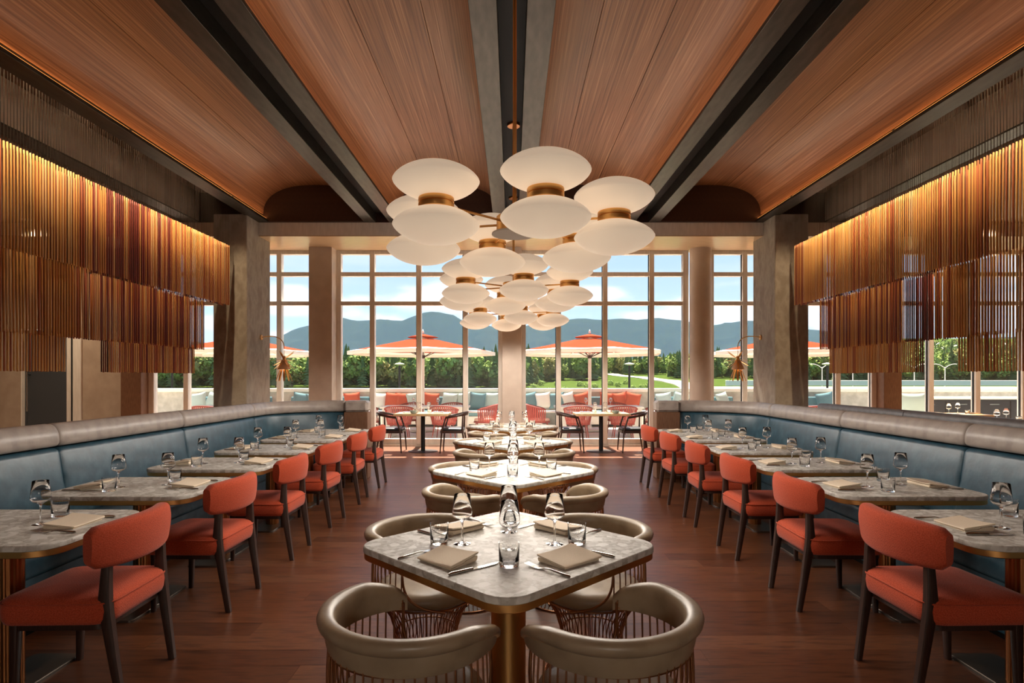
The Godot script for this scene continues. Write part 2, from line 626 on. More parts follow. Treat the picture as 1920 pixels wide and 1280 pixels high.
func build_shell() -> void:
	# floor: planks laid across the room
	var fl := struct_node("floor")
	part("subfloor", box_mesh(Vector3(24, 0.2, 18)), M["dark_walnut"], fl, Vector3(0, -0.122, 3.5 - 7.0))
	var pw := 0.17
	var rest := MB.new()
	var one := {}
	var count := 0
	var row := 0
	var d := 0.9
	while d < 12.5:
		var x := -6.6 - rng.randf() * 1.6
		while x < 6.8:
			var len: float = [1.5, 1.9, 2.3][rng.randi() % 3]
			var mid := x + len / 2
			var inside := absf(mid) < 4.0 and d < 9.6
			if inside and count < 296:
				if not one.has(len):
					var b := MB.new()
					b.box(Vector3.ZERO, Vector3(len - 0.001, 0.02, pw - 0.001), 0.0)
					one[len] = b.mesh()
				part("plank", one[len], M["floor_plank_%d" % (rng.randi() % 5)], fl, P(mid, d + pw / 2, -0.01))
				count += 1
			else:
				rest.box(P(mid, d + pw / 2, -0.01), Vector3(len - 0.0016, 0.02, pw - 0.0016), 0.0)
			x += len
		d += pw
		row += 1
	d = -4.6
	while d < 0.9:
		rest.box(P(0, d + pw / 2, -0.01), Vector3(22, 0.02, pw - 0.0016), 0.0)
		d += pw
	for s in [-1, 1]:
		d = 0.9
		while d < 12.5:
			rest.box(P(s * 9.2, d + pw / 2, -0.0105), Vector3(5.6, 0.018, pw - 0.0016), 0.0)
			d += pw
	var far := part("far_planks", rest.mesh(false), M["floor_plank_0"], fl)
	far.set_meta("kind", "stuff")
	# walls round the parts of the room outside the frame
	struct_box("wall_back", -11.8, 11.8, -5.0, -4.7, -0.2, 5.6, M["beige_plaster"])
	struct_box("wall_side_west", -12.0, -11.7, -5.0, 12.6, -0.2, 5.6, M["beige_plaster"])
	struct_box("wall_side_east", 11.7, 12.0, -5.0, 12.6, -0.2, 5.6, M["beige_plaster"])
	# wall with a door beside the windows
	struct_box("wall_far_west", -11.7, -10.10, 12.1, 12.4, 0.0, 5.6, M["beige_plaster"])
	struct_box("wall_far_middle", -8.86, -7.9, 12.1, 12.4, 0.0, 5.6, M["beige_plaster"])
	struct_box("wall_far_lintel", -10.10, -8.86, 12.1, 12.4, 2.45, 5.6, M["beige_plaster"])
	var dr := struct_node("door_1", "dark blue-grey door with a long steel pull handle")
	dr.position = P(-9.6, 12.25, 0)
	struct_box("leaf", -10.08, -9.19, 12.14, 12.2, 0.0, 2.42, M["door_blue_grey"], dr, 0.004)
	struct_box("frame", -9.16, -8.86, 12.06, 12.3, 0.0, 2.45, M["mullion"], dr, 0.005)
	struct_box("frame", -10.10, -10.08, 12.06, 12.3, 0.0, 2.45, M["mullion"], dr, 0.003)
	struct_box("groove", -9.06, -9.03, 12.05, 12.08, 0.0, 2.45, M["gasket"], dr, 0.0)
	var h := part("handle", tube_mesh([P(-9.97, 12.06, 0.75), P(-9.97, 12.06, 1.62)], 0.016, 10), M["steel"], dr, -dr.position)
	part("bracket", tube_mesh([P(-9.97, 12.06, 1.5), P(-9.97, 12.15, 1.5)], 0.01, 8), M["black_metal"], h)

# ---------------------------------------------------------------- ceiling
func vault_point(t: float) -> Vector2:
	# t from 0 to 1 across a bay 1.96 wide; springs at 4.50, crown at 5.06
	var a := PI * (1.0 - t)
	var c := cos(a)
	var s := sin(a)
	return Vector2(0.98 * signf(c) * pow(absf(c), 0.85), 4.50 + 0.56 * pow(s, 0.8))

func build_ceiling() -> void:
	struct_box("ceiling", -11.8, 11.8, -5.0, 12.7, 5.45, 5.7, M["recess_black"])
	# wooden vaults, each of long curved boards
	var boards := 11
	var board_mesh := []
	# boards of equal width measured along the arch
	var lut := []
	var total := 0.0
	var last := vault_point(0.0)
	for i in 401:
		var q := vault_point(i / 400.0)
		total += q.distance_to(last)
		lut.append(total)
		last = q
	var at_len := func(s: float) -> Vector2:
		for i in 401:
			if lut[i] >= s:
				return vault_point(i / 400.0)
		return vault_point(1.0)
	for k in boards:
		var s0 := total * k / boards + 0.0004
		var s1 := total * (k + 1) / boards - 0.0004
		var near := PackedVector3Array()
		var far := PackedVector3Array()
		var inner := []
		var outer := []
		for i in 5:
			var s := lerpf(s0, s1, i / 4.0)
			var q: Vector2 = at_len.call(s)
			var q2: Vector2 = at_len.call(minf(s + 0.02, total))
			var q1: Vector2 = at_len.call(maxf(s - 0.02, 0.0))
			var t := (q2 - q1).normalized()
			var nrm := Vector2(-t.y, t.x)
			inner.append(q)
			outer.append(q + nrm * 0.02)
		outer.reverse()
		for q in inner + outer:
			near.append(Vector3(q.x, q.y, 4.6))
			far.append(Vector3(q.x, q.y, -11.1))
		var b := MB.new()
		b.loft([near, far])
		board_mesh.append(b.mesh())
	var centres := [-3.69, -1.225, 1.225, 3.69]
	for i in 4:
		var v := struct_node("ceiling_vault", "arched timber ceiling bay")
		v.position = Vector3(centres[i], 0, 0)
		for k in boards:
			part("board", board_mesh[k], M["ceiling_wood_%d" % ((k * 7 + i * 3) % 4)], v)
		# closing wall at the window end
		var pts := PackedVector3Array()
		for j in 25:
			var q := vault_point(j / 24.0)
			pts.append(Vector3(q.x, q.y, -11.02))
		pts.append(Vector3(0.98, 4.376, -11.02))
		pts.append(Vector3(-0.98, 4.376, -11.02))
		var b := MB.new()
		var p2 := PackedVector3Array()
		for q in pts:
			p2.append(q + Vector3(0, 0, -0.06))
		b.loft([pts, p2])
		part("end_panel", b.mesh(), M["dark_walnut"], v)
	# steel beams
	var beams := [[-2.79, -2.58, -2.32, -2.11], [-0.345, -0.12, 0.12, 0.345], [2.11, 2.32, 2.58, 2.79]]
	for q in beams:
		var o := struct_node("ceiling_beam", "dark steel twin ceiling beam with black slot")
		o.position = Vector3((q[0] + q[3]) / 2, 0, 0)
		struct_box("flange", q[0], q[1], -4.7, 11.1, 4.376, 4.42, M["beam_steel"], o, 0.003)
		struct_box("flange", q[2], q[3], -4.7, 11.1, 4.376, 4.42, M["beam_steel"], o, 0.003)
		struct_box("web", q[0] + 0.10, q[1] - 0.002, -4.7, 11.1, 4.42, 5.1, M["beam_steel"], o)
		struct_box("web", q[2] + 0.002, q[3] - 0.10, -4.7, 11.1, 4.42, 5.1, M["beam_steel"], o)
		struct_box("slot_top", q[1], q[2], -4.7, 11.1, 4.56, 4.6, M["recess_black"], o)
	for s in [-1, 1]:
		var o := struct_node("ceiling_beam", "dark steel edge beam under the vault")
		o.position = Vector3(s * 4.72, 0, 0)
		struct_box("flange", s * 4.59, s * 4.84, -4.7, 11.9, 4.376, 4.42, M["beam_steel"], o, 0.003)
		struct_box("web", s * 4.70, s * 4.835, -4.7, 11.1, 4.42, 5.3, M["beam_steel"], o)
		var p := struct_node("ceiling_panel", "brown ceiling strip above the rod screen")
		p.position = Vector3(s * 5.38, 0, 0)
		struct_box("strip", s * 4.84, s * 5.92, -4.7, 11.1, 4.94, 5.0, M["bay_soffit"], p)
		# small black spotlights let into the strip, in pairs, shining down past the rods
		var can := lathe_mesh([[0.0, 0.004], [0.02, 0.0], [0.024, -0.014], [0.034, -0.014], [0.034, 0.002], [0.0, 0.002]], 14)
		for k in 7:
			for e in 2:
				var sp := thing("spotlight", "small black spotlight in the %s ceiling strip, %s pair from the windows, %s edge" % ["door-side" if s < 0 else "bar-side", ["first", "second", "third", "fourth", "fifth", "sixth", "seventh"][k], ["aisle", "wall"][e]], "spotlight", P(s * (4.90 if e == 0 else 5.62), 9.5 - k * 0.85, 4.94), 0, "spotlights in the ceiling strips")
				part("can_lamp", can, M["black_metal"], sp)
				if e == 1:
					continue
				part("lamp_lens", lathe_mesh([[0.0, -0.001], [0.013, -0.001], [0.013, 0.003], [0.0, 0.003]], 10), M["opal_glass_glow"], sp)
				var l := SpotLight3D.new()
				l.name = "spot_beam"
				l.light_color = Color(1.0, 0.86, 0.68)
				l.light_energy = 3.2
				l.light_size = 0.02
				l.spot_angle = 48.0
				l.spot_angle_attenuation = 0.6
				l.spot_range = 30.0
				l.spot_attenuation = 2.0
				l.shadow_enabled = true
				sp.add_child(l)
				l.position = Vector3(0, -0.03, 0)
				l.rotation_degrees = Vector3(-90, 0, 0)
		var w := struct_node("ceiling_beam", "deep side beam with pale lower flange")
		w.position = Vector3(s * 6.05, 0, 0)
		struct_box("web", s * 5.92, s * 6.12, -4.7, 11.1, 4.40, 5.3, M["taupe_cladding"], w)
		struct_box("flange", s * 5.91, s * 6.17, -4.7, 11.1, 4.376, 4.40, M["beam_steel"], w, 0.003)
		struct_box("ceiling_side", s * 6.33, s * 11.8, -5.0, 12.4, 4.38, 4.5, M["beige_plaster"])
		struct_box("ceiling_slot", s * 6.12, s * 6.34, -5.0, 11.1, 4.6, 4.65, M["recess_black"])
	# cross wall closing the ceiling void and the soffit over the glass
	struct_box("ceiling_end", -11.8, 11.8, 11.1, 11.3, 4.376, 5.5, M["dark_walnut"])
	var sf := struct_node("ceiling_soffit", "pale soffit over the windows")
	sf.position = P(0, 11.75, 4.25)
	struct_box("fascia", -11.7, 11.7, 11.1, 11.12, 4.13, 4.376, M["mullion"], sf)
	struct_box("underside", -11.7, 11.7, 11.1, 12.42, 4.115, 4.13, M["soffit_oak"], sf)
	struct_box("core", -11.7, 11.7, 11.12, 12.6, 4.13, 4.6, M["beige_plaster"], sf)
	# recessed downlights over the side aisles
	for s in [-1, 1]:
		for k in 4:
			var t := thing("downlight", "small round recessed ceiling downlight, %s from the windows over the %s aisle" % [["first", "second", "third", "fourth"][k], "door-side" if s < 0 else "bar-side"], "downlight", P(s * 9.0, 10.9 - 2.6 * k, 4.378), 0, "downlights over the side aisles")
			part("trim_ring", lathe_mesh([[0.07, -0.006], [0.095, -0.006], [0.1, 0.0], [0.07, 0.0]], 24), M["white_paint"], t)
			part("lamp_lens", lathe_mesh([[0.0, -0.003], [0.07, -0.003], [0.07, 0.0], [0.0, 0.0]], 20), M["opal_glass_glow"], t)
			var l := SpotLight3D.new()
			l.name = "downlight_beam"
			l.light_color = Color(1.0, 0.88, 0.74)
			l.light_energy = 9.0
			l.light_size = 0.07
			l.spot_angle = 62.0
			l.spot_angle_attenuation = 1.0
			l.spot_range = 30.0
			l.spot_attenuation = 2.0
			l.shadow_enabled = true
			t.add_child(l)
			l.position = Vector3(0, -0.02, 0)
			l.rotation_degrees = Vector3(-90, 0, 0)
	# lights hidden on the beam flanges, shining up along the boards
	for i in 4:
		var s := signf(centres[i])
		var x: float = centres[i] + s * 0.94
		var t := thing("cove_light", ["amber light strip along the edge of the vault by the door wall", "amber light strip in the vault next to the door-side twin beam", "amber light strip in the vault next to the bar-side twin beam", "amber light strip along the edge of the vault by the bar-side screen"][i], "cove light", P(x, 3.0, 4.424))
		for k in 6:
			part("led_strip_light", box_mesh(Vector3(0.03, 0.012, 2.55)), M["led_glow"], t, Vector3(0, 0.007, 5.0 - 2.6 * k))
		var l := AreaLight3D.new()
		l.name = "cove_lamp"
		l.area_size = Vector2(0.05, 15.4)
		l.light_color = Color(1.0, 0.74, 0.48)
		l.light_energy = 1.3
		l.shadow_enabled = true
		l.area_range = 30.0
		t.add_child(l)
		l.position = Vector3(0, 0.02, -1.5)
		l.rotation_degrees = Vector3(90, 0, 0)

# ---------------------------------------------------------------- glass front and columns
func build_windows() -> void:
	var xs := [-7.84, -3.92, 0.0, 3.92, 7.84, 11.70]
	var half := [0.22, 0.235, 0.2, 0.235, 0.19, 0.0]
	for i in 5:
		var w := struct_node("window_%d" % (i + 1), "tall window wall of clear panes between slim pale frames")
		var x0: float = xs[i] + half[i]
		var x1: float = xs[i + 1] - half[i + 1]
		w.position = P((x0 + x1) / 2, FAR, 0)
		var ver := [x0 + 0.03]
		for k in [1, 2, 3]:
			ver.append(xs[i] + 0.98 * k)
		ver.append(x1 - 0.03)
		for k in 5:
			var wd := 0.1 if k > 0 and k < 4 else 0.12
			struct_box("mullion", ver[k] - wd / 2, ver[k] + wd / 2, FAR - 0.07, FAR + 0.07, 0.05, 4.12, M["mullion"], w, 0.004)
		var hor := [0.09, 3.007, 3.62, 4.08]
		for y in hor:
			var hh := 0.13 if y < 1 else 0.085
			for k in 4:
				struct_box("transom", ver[k] + 0.05, ver[k + 1] - 0.05, FAR - 0.06, FAR + 0.06, y - hh / 2, y + hh / 2, M["mullion"], w, 0.004)
		for k in 4:
			for j in 3:
				struct_box("pane", ver[k] + 0.05, ver[k + 1] - 0.05, FAR - 0.004, FAR + 0.004, hor[j] + 0.04, hor[j + 1] - 0.04, M["window_glass"], w)
				struct_box("gasket", ver[k + 1] - 0.064, ver[k + 1] - 0.05, FAR - 0.02, FAR + 0.02, hor[j] + 0.04, hor[j + 1] - 0.04, M["gasket"], w)
	struct_box("window_sill", -7.9, 11.7, FAR - 0.12, FAR + 0.15, -0.02, 0.045, M["mullion"])

func build_columns() -> void:
	struct_box("column_west_clad", -4.16, -3.685, 12.0, 12.45, 0.0, 4.12, M["taupe_cladding"], null, 0.006)
	struct_box("column_middle_clad", -0.2, 0.2, 12.0, 12.45, 0.0, 4.12, M["taupe_cladding"], null, 0.006)
	struct_mesh("column_east_clad", lathe_mesh([[0.22, 0.0], [0.22, 4.12]], 40), M["taupe_cladding"], P(3.92, 12.2, 0))
	struct_box("column_west_end", -8.06, -7.64, 12.08, 12.5, 0.0, 4.4, M["brown_panel"], null, 0.006)
	struct_box("column_east_end", 7.66, 8.03, 12.08, 12.5, 0.0, 4.4, M["brown_panel"], null, 0.006)
	struct_box("column_west_concrete", -5.40, -4.79, 10.6, 11.62, 0.0, 4.4, M["concrete"], null, 0.012)
	struct_box("column_east_concrete", 4.75, 5.36, 10.6, 11.56, 0.0, 4.4, M["concrete"], null, 0.012)

# ---------------------------------------------------------------- banquettes
# path of the back line: straight along the tables, then a quarter turn towards the aisle
func bench_path(s: float) -> Array:
	# s measured from d = 0.6; returns [x (positive), d, outward normal x, outward normal d]
	var d := 0.6 + s
	if d <= 7.6:
		return [3.25, d, 1.0, 0.0]
	var a := minf((d - 7.6) / 0.85, PI / 2)
	return [2.40 + 0.85 * cos(a), 7.6 + 0.85 * sin(a), cos(a), sin(a)]

# sweep a section (outward, height) along the bench path
func bench_sweep(sg: float, s0: float, s1: float, sec: Array, pinch := 0.0, step := 0.12) -> ArrayMesh:
	var n := maxi(2, int((s1 - s0) / step))
	var ss := []
	if pinch > 0.0:
		ss = [[s0, 1.0], [s0 + 0.006, 0.45], [s0 + 0.02, 0.12]]
	for i in n + 1:
		ss.append([lerpf(s0 + (0.04 if pinch > 0 else 0.0), s1 - (0.04 if pinch > 0 else 0.0), float(i) / n), 0.0])
	if pinch > 0.0:
		ss += [[s1 - 0.02, 0.12], [s1 - 0.006, 0.45], [s1, 1.0]]
	var c := Vector2.ZERO
	for q in sec:
		c += Vector2(q[0], q[1])
	c /= sec.size()
	var rows := []
	for k in ss:
		var b := bench_path(k[0])
		var r := PackedVector3Array()
		for q in sec:
			var w := Vector2(q[0], q[1])
			w += (c - w).normalized() * pinch * k[1]
			r.append(Vector3(sg * (b[0] + b[2] * w.x), w.y, -(b[1] + b[3] * w.x)))
		rows.append(r)
	var m := MB.new()
	m.loft(rows, true, true, true, 179.0)
	return m.mesh()

func round_sec(pts: Array, r := 0.03, n := 4) -> Array:
	# rounds the corners of a closed polygon
	var out := []
	for i in pts.size():
		var p := Vector2(pts[i][0], pts[i][1])
		var a := Vector2(pts[i - 1][0], pts[i - 1][1])
		var b := Vector2(pts[(i + 1) % pts.size()][0], pts[(i + 1) % pts.size()][1])
		var rr := minf(r, minf(p.distance_to(a), p.distance_to(b)) * 0.45)
		var p0 := p + (a - p).normalized() * rr
		var p1 := p + (b - p).normalized() * rr
		for k in n + 1:
			var t := float(k) / n
			var q := p0.lerp(p, t).lerp(p.lerp(p1, t), t)
			out.append([q.x, q.y])
	return out

func build_banquettes() -> void:
	for sg in [-1, 1]:
		var side := "by the door wall" if sg < 0 else "backed by a second grey bench"
		var t := thing("banquette", "long blue leather banquette with pale grey headrests " + side, "banquette", Vector3.ZERO)
		var back_sec := round_sec([[-0.12, 0.44], [0.07, 0.44], [0.09, 0.945], [-0.035, 0.945], [-0.07, 0.75]], 0.035)
		var head_sec := round_sec([[-0.045, 0.952], [0.105, 0.952], [0.10, 1.112], [0.0, 1.118], [-0.045, 1.05]], 0.05)
		var seat_sec := round_sec([[-0.62, 0.33], [-0.06, 0.33], [-0.06, 0.455], [-0.61, 0.465]], 0.04)
		var joints := [0.02, 0.43, 2.0, 3.57, 5.15, 6.73, 8.335]
		for i in joints.size() - 1:
			var s0: float = joints[i]
			var s1: float = joints[i + 1]
			part("back_cushion", bench_sweep(sg, s0, s1, back_sec, 0.022), M["blue_leather"], t)
			part("headrest", bench_sweep(sg, s0, s1, head_sec, 0.018), M["grey_leather"], t)
			part("seat_cushion", bench_sweep(sg, s0, s1, seat_sec, 0.012), M["blue_leather"], t)
		part("base", bench_sweep(sg, 0.02, 8.335, [[-0.60, 0.06], [0.10, 0.06], [0.10, 0.34], [-0.60, 0.34]]), M["blue_leather"], t)
		part("plinth", bench_sweep(sg, 0.02, 8.335, [[-0.54, 0.0], [0.08, 0.0], [0.08, 0.07], [-0.54, 0.07]]), M["black_metal"], t)
		part("back_board", bench_sweep(sg, 0.02, 8.335, [[0.09, 0.0], [0.125, 0.0], [0.125, 1.09], [0.09, 1.09]]), M["brown_panel"], t)
		# end of the bench beside the aisle
		var b := xbox(sg * 2.06, sg * 2.398, 8.36, 8.58, 0.0, 0.95, 0.006)
		part("end_panel", b[0], M["brown_panel"], t, b[1])
		var hb := xbox(sg * 2.06, sg * 2.398, 8.35, 8.58, 0.953, 1.112, 0.03)
		part("end_headrest", hb[0], M["grey_leather"], t, hb[1])
	# second bench behind the right-hand one, facing the other way
	var t := thing("banquette", "dark grey banquette seen from behind, beyond the blue one", "banquette", Vector3(3.95, 0, -6.4))
	for k in 4:
		var d0 := 0.95 + k * 1.66 - 6.4
		var mid := -(d0 + 0.83)
		var r := MB.new()
		var sec := round_sec([[0.0, 0.95], [0.15, 0.95], [0.15, 1.11], [0.0, 1.11]], 0.05)
		var rows := []
		for z in [mid + 0.825, mid + 0.81, mid - 0.81, mid - 0.825]:
			var ring := PackedVector3Array()
			for q in sec:
				ring.append(Vector3(q[0], q[1], z))
			rows.append(ring)
		r.loft(rows)
		part("headrest", r.mesh(), M["slate_leather"], t)
		part("back_cushion", box_mesh(Vector3(0.14, 0.5, 1.64), 0.02), M["slate_leather"], t, Vector3(0.08, 0.69, mid))
		part("seat_cushion", box_mesh(Vector3(0.56, 0.14, 1.64), 0.03), M["slate_leather"], t, Vector3(0.40, 0.39, mid))
	part("back_board", box_mesh(Vector3(0.03, 0.94, 6.64), 0.004), M["brown_panel"], t, Vector3(-0.015, 0.47, 2.13))
	part("base", box_mesh(Vector3(0.6, 0.3, 6.6), 0.004), M["brown_panel"], t, Vector3(0.36, 0.16, 2.13))

# ---------------------------------------------------------------- tableware
var wine_mesh: ArrayMesh
var tumbler_mesh: ArrayMesh
var napkin_mesh: ArrayMesh
var fork_mesh: ArrayMesh
var knife_mesh: ArrayMesh
var knife_handle_mesh: ArrayMesh
var fork_handle_mesh: ArrayMesh

func make_tableware() -> void:
	wine_mesh = lathe_mesh([[0.0, 0.0], [0.036, 0.0], [0.0365, 0.0015], [0.024, 0.0035], [0.009, 0.0065], [0.005, 0.013], [0.0042, 0.03], [0.0042, 0.08], [0.0065, 0.094], [0.016, 0.1015], [0.031, 0.108], [0.040, 0.118], [0.042, 0.128], [0.0405, 0.143], [0.0335, 0.205],
		[0.0325, 0.2055], [0.0322, 0.204], [0.0393, 0.143], [0.0408, 0.128], [0.0388, 0.119], [0.030, 0.1095], [0.014, 0.1035], [0.0, 0.1025]], 28, 60.0)
	var b := MB.new()
	var rows := []
	for p in [[0.0, 0.0, 0], [0.033, 0.0, 0], [0.036, 0.003, 0], [0.0368, 0.008, 1], [0.0385, 0.078, 1], [0.0385, 0.0862, 0], [0.0365, 0.0865, 0], [0.0362, 0.08, 0], [0.0345, 0.013, 0], [0.03, 0.0105, 0], [0.0, 0.010, 0]]:
		var r := PackedVector3Array()
		for j in 48:
			var a := TAU * j / 48
			var k: float = p[0] - (0.0012 if p[2] == 1 and j % 2 == 0 else 0.0)
			r.append(Vector3(cos(a) * k, p[1], sin(a) * k))
		rows.append(r)
	b.loft(rows, true, false, false, 60.0, 180.0)
	tumbler_mesh = b.mesh()
	# napkin folded in three, the folds towards -z; long side along x
	var n := MB.new()
	var sec := PackedVector2Array()
	var mid := []
	for leaf in 3:
		var y := 0.0025 + 0.0082 * leaf
		var w0: float = [0.072, 0.076, 0.080][leaf]
		var w1: float = [0.070, 0.072, 0.074][leaf]
		var line := []
		for k in 9:
			line.append(Vector2(lerpf(w1, -w0, k / 8.0), y))
		if leaf == 1:
			line.reverse()
		mid += line
		if leaf < 2:
			var sx := -1.0 if leaf == 0 else 1.0
			for k in range(1, 6):
				var a := PI * k / 6.0
				mid.append(Vector2(line[-1].x + sx * 0.0055 * sin(a), y + 0.0041 * (1.0 - cos(a))))
	var top := []
	for i in mid.size():
		var t: Vector2 = (mid[mini(i + 1, mid.size() - 1)] - mid[maxi(i - 1, 0)]).normalized()
		var nn := Vector2(-t.y, t.x) * 0.0021
		sec.append(mid[i] + nn)
		top.append(mid[i] - nn)
	top.reverse()
	for q in top:
		sec.append(q)
	rows = []
	for k in 11:
		var u := -1.0 + k * 0.2
		var r := PackedVector3Array()
		for q in sec:
			var sag := 1.0 - 0.16 * (1.0 - u * u) * q.y / 0.022
			r.append(Vector3(u * (0.088 + q.y * 0.35) + q.x * 0.06, q.y * sag * (1.12 - q.x * 5.0 + 0.15 * u) + 0.0003, q.x * (0.92 + 0.04 * u)))
		rows.append(r)
	n.loft(rows, true, true, true, 179.0, 75.0)
	napkin_mesh = n.mesh()
	# fork along z, tines towards -z
	var f := MB.new()
	var bowl := [Vector3(0, 0.006, 0.0), Vector3(0, 0.003, -0.02), Vector3(0, 0.0035, -0.04)]
	var fs := PackedVector2Array([Vector2(-1, -0.12), Vector2(1, -0.12), Vector2(1, 0.12), Vector2(-1, 0.12)])
	f.sweep(bowl, fs, Vector3.UP, [Vector2(0.0035, 0.009), Vector2(0.011, 0.009), Vector2(0.0125, 0.009)])
	for k in 4:
		var x := -0.0105 + 0.007 * k
		f.sweep([Vector3(x, 0.0035, -0.038), Vector3(x, 0.005, -0.06), Vector3(x, 0.009, -0.088)], fs, Vector3.UP, [Vector2(0.002, 0.007), Vector2(0.0018, 0.007), Vector2(0.001, 0.006)])
	fork_mesh = f.mesh()
	var fh := MB.new()
	fh.tube([Vector3(0, 0.006, 0.002), Vector3(0, 0.009, 0.02), Vector3(0, 0.006, 0.07), Vector3(0, 0.0035, 0.112), Vector3(0, 0.0035, 0.118)], [0.003, 0.003, 0.0045, 0.006, 0.003], 8, true)
	fork_handle_mesh = fh.mesh()
	var kb := MB.new()
	kb.sweep([Vector3(0, 0.003, 0.0), Vector3(0.001, 0.003, -0.05), Vector3(0.0, 0.003, -0.10), Vector3(-0.004, 0.003, -0.122)], fs, Vector3.UP, [Vector2(0.007, 0.009), Vector2(0.0095, 0.008), Vector2(0.009, 0.006), Vector2(0.002, 0.004)])
	knife_mesh = kb.mesh()
	var kh := MB.new()
	kh.tube([Vector3(0, 0.0045, -0.002), Vector3(0, 0.005, 0.01), Vector3(0, 0.0055, 0.09), Vector3(0, 0.0055, 0.102)], [0.005, 0.0055, 0.0065, 0.004], 8, true)
	knife_handle_mesh = kh.mesh()

func glass_at(p: Vector3, where: String) -> void:
	var t := single("wine_glass", wine_mesh, M["drinking_glass"], "empty stemmed wine glass " + where, "wine glass", p, rng.randf() * 360, "wine glasses on the tables")
	t.set_meta("category", "wine glass")

func tumbler_at(p: Vector3, where: String) -> void:
	single("water_tumbler", tumbler_mesh, M["drinking_glass"], "ribbed clear water tumbler " + where, "tumbler", p, rng.randf() * 360, "water tumblers on the tables")

# a place setting: origin at the napkin, the diner on the +z side before turning
func setting(centre: Vector3, turn: float, where: String) -> void:
	var b := Basis(Vector3.UP, deg_to_rad(turn))
	var j := rng.randf_range(-5, 5)
	single("napkin", napkin_mesh, M["linen"], "folded beige linen napkin " + where, "napkin", centre, turn + j, "napkins laid on the tables")
	var f := thing("fork", "steel dinner fork " + where, "fork", centre + b * Vector3(-0.145, 0, 0.005), turn + rng.randf_range(-6, 6), "forks laid on the tables")
	part("head", fork_mesh, M["steel"], f)
	part("handle", fork_handle_mesh, M["steel"], f)
	var k := thing("table_knife", "steel table knife " + where, "knife", centre + b * Vector3(0.145, 0, 0.0), turn + rng.randf_range(-6, 6), "knives laid on the tables")
	part("blade", knife_mesh, M["steel"], k)
	part("handle", knife_handle_mesh, M["steel"], k)

# ---------------------------------------------------------------- the middle row
func make_barrel_chair() -> Node3D:
	var t := thing("barrel_chair", "x", "chair")
	# padded band from arm to arm, rolled along its upper edge
	var rows := []
	var n := 46
	var sec := [[-0.010, 0.0], [0.012, 0.0], [0.016, 0.03], [0.018, 0.07], [0.018, 0.100], [0.026, 0.108], [0.034, 0.124], [0.036, 0.146], [0.030, 0.166], [0.016, 0.177], [0.0, 0.178], [-0.014, 0.170], [-0.022, 0.150], [-0.022, 0.115], [-0.015, 0.06]]
	for i in n + 1:
		var u := -1.0 + 2.0 * i / n
		var a := u * deg_to_rad(122.0)
		var e := smoothstep(0.72, 1.0, absf(u))
		var tip := smoothstep(0.93, 1.0, absf(u))
		var r := PackedVector3Array()
		for q in sec:
			var yy: float = q[1]
			var low := 0.612 - 0.004 * e
			var hi := 0.110 * (1.0 - 0.32 * e)
			var y := low + hi * yy / 0.178
			if tip > 0:
				y = lerpf(y, 0.64 + (y - 0.64) * 0.6 - 0.02, tip)
			var thick: float = q[0] * (1.0 - 0.25 * e) * (1.0 - 0.45 * tip)
			var rad := 0.252 + 0.012 * (yy / 0.178) + thick
			r.append(Vector3(sin(a) * rad, y, cos(a) * rad * (0.96 if cos(a) > 0 else 1.12)))
		rows.append(r)
	var b := MB.new()
	b.loft(rows, true, true, true, 179.0)
	part("padded_back", b.mesh(), M["taupe_leather"], t)
	part("seat", lathe_mesh([[0.0, 0.392], [0.222, 0.392], [0.236, 0.405], [0.238, 0.43], [0.226, 0.452], [0.19, 0.463], [0.1, 0.469], [0.0, 0.470]], 40, 50.0), M["taupe_leather"], t)
	var w := MB.new()
	for i in 37:
		var a := deg_to_rad(-121.0 + 242.0 * i / 36)
		var dir := Vector3(sin(a), 0, cos(a))
		var p := []
		for q in [[0.253, 0.64], [0.258, 0.53], [0.259, 0.46], [0.252, 0.41], [0.23, 0.385], [0.19, 0.372]]:
			p.append(dir * q[0] + Vector3(0, q[1], 0))
		w.tube(p, 0.0033, 5, false)
	for q in [[0.249, 0.405, 0.0045], [0.254, 0.612, 0.003]]:
		var ring := []
		for i in 41:
			var a := deg_to_rad(-121.0 + 242.0 * i / 40)
			ring.append(Vector3(sin(a) * q[0], q[1], cos(a) * q[0]))
		w.tube(ring, q[2], 5, false)
	part("wire_cage", w.mesh(false), M["wire_bronze"], t).set_meta("kind", "stuff")
	for s in [-1, 1]:
		var a = deg_to_rad(121.5) * s
		var dir := Vector3(sin(a), 0, cos(a))
		part("arm_rod", tube_mesh(bez(dir * 0.252 + Vector3(0, 0.63, 0), dir * 0.27 + Vector3(0, 0.5, 0), dir * 0.255 + Vector3(0, 0.41, 0), Vector3(s * 0.06, 0.385, -0.24), 10), 0.006, 6), M["wire_bronze"], t)
	var f := MB.new()
	for i in 52:
		var a := TAU * i / 52
		var dir := Vector3(sin(a), 0, cos(a))
		var p := []
		for q in [[0.225, 0.385], [0.175, 0.31], [0.148, 0.22], [0.152, 0.14], [0.19, 0.06], [0.225, 0.008]]:
			p.append(dir * q[0] + Vector3(0, q[1], 0))
		f.tube(p, 0.0029, 5, false)
	part("wire_base", f.mesh(false), M["wire_bronze"], t).set_meta("kind", "stuff")
	for q in [[0.225, 0.387, 0.005], [0.149, 0.22, 0.004], [0.226, 0.006, 0.006]]:
		var ring := []
		for i in 37:
			var a := TAU * i / 36
			ring.append(Vector3(sin(a) * q[0], q[1], cos(a) * q[0]))
		part("ring", tube_mesh(ring, q[2], 6, false), M["wire_bronze"], t)
	return t

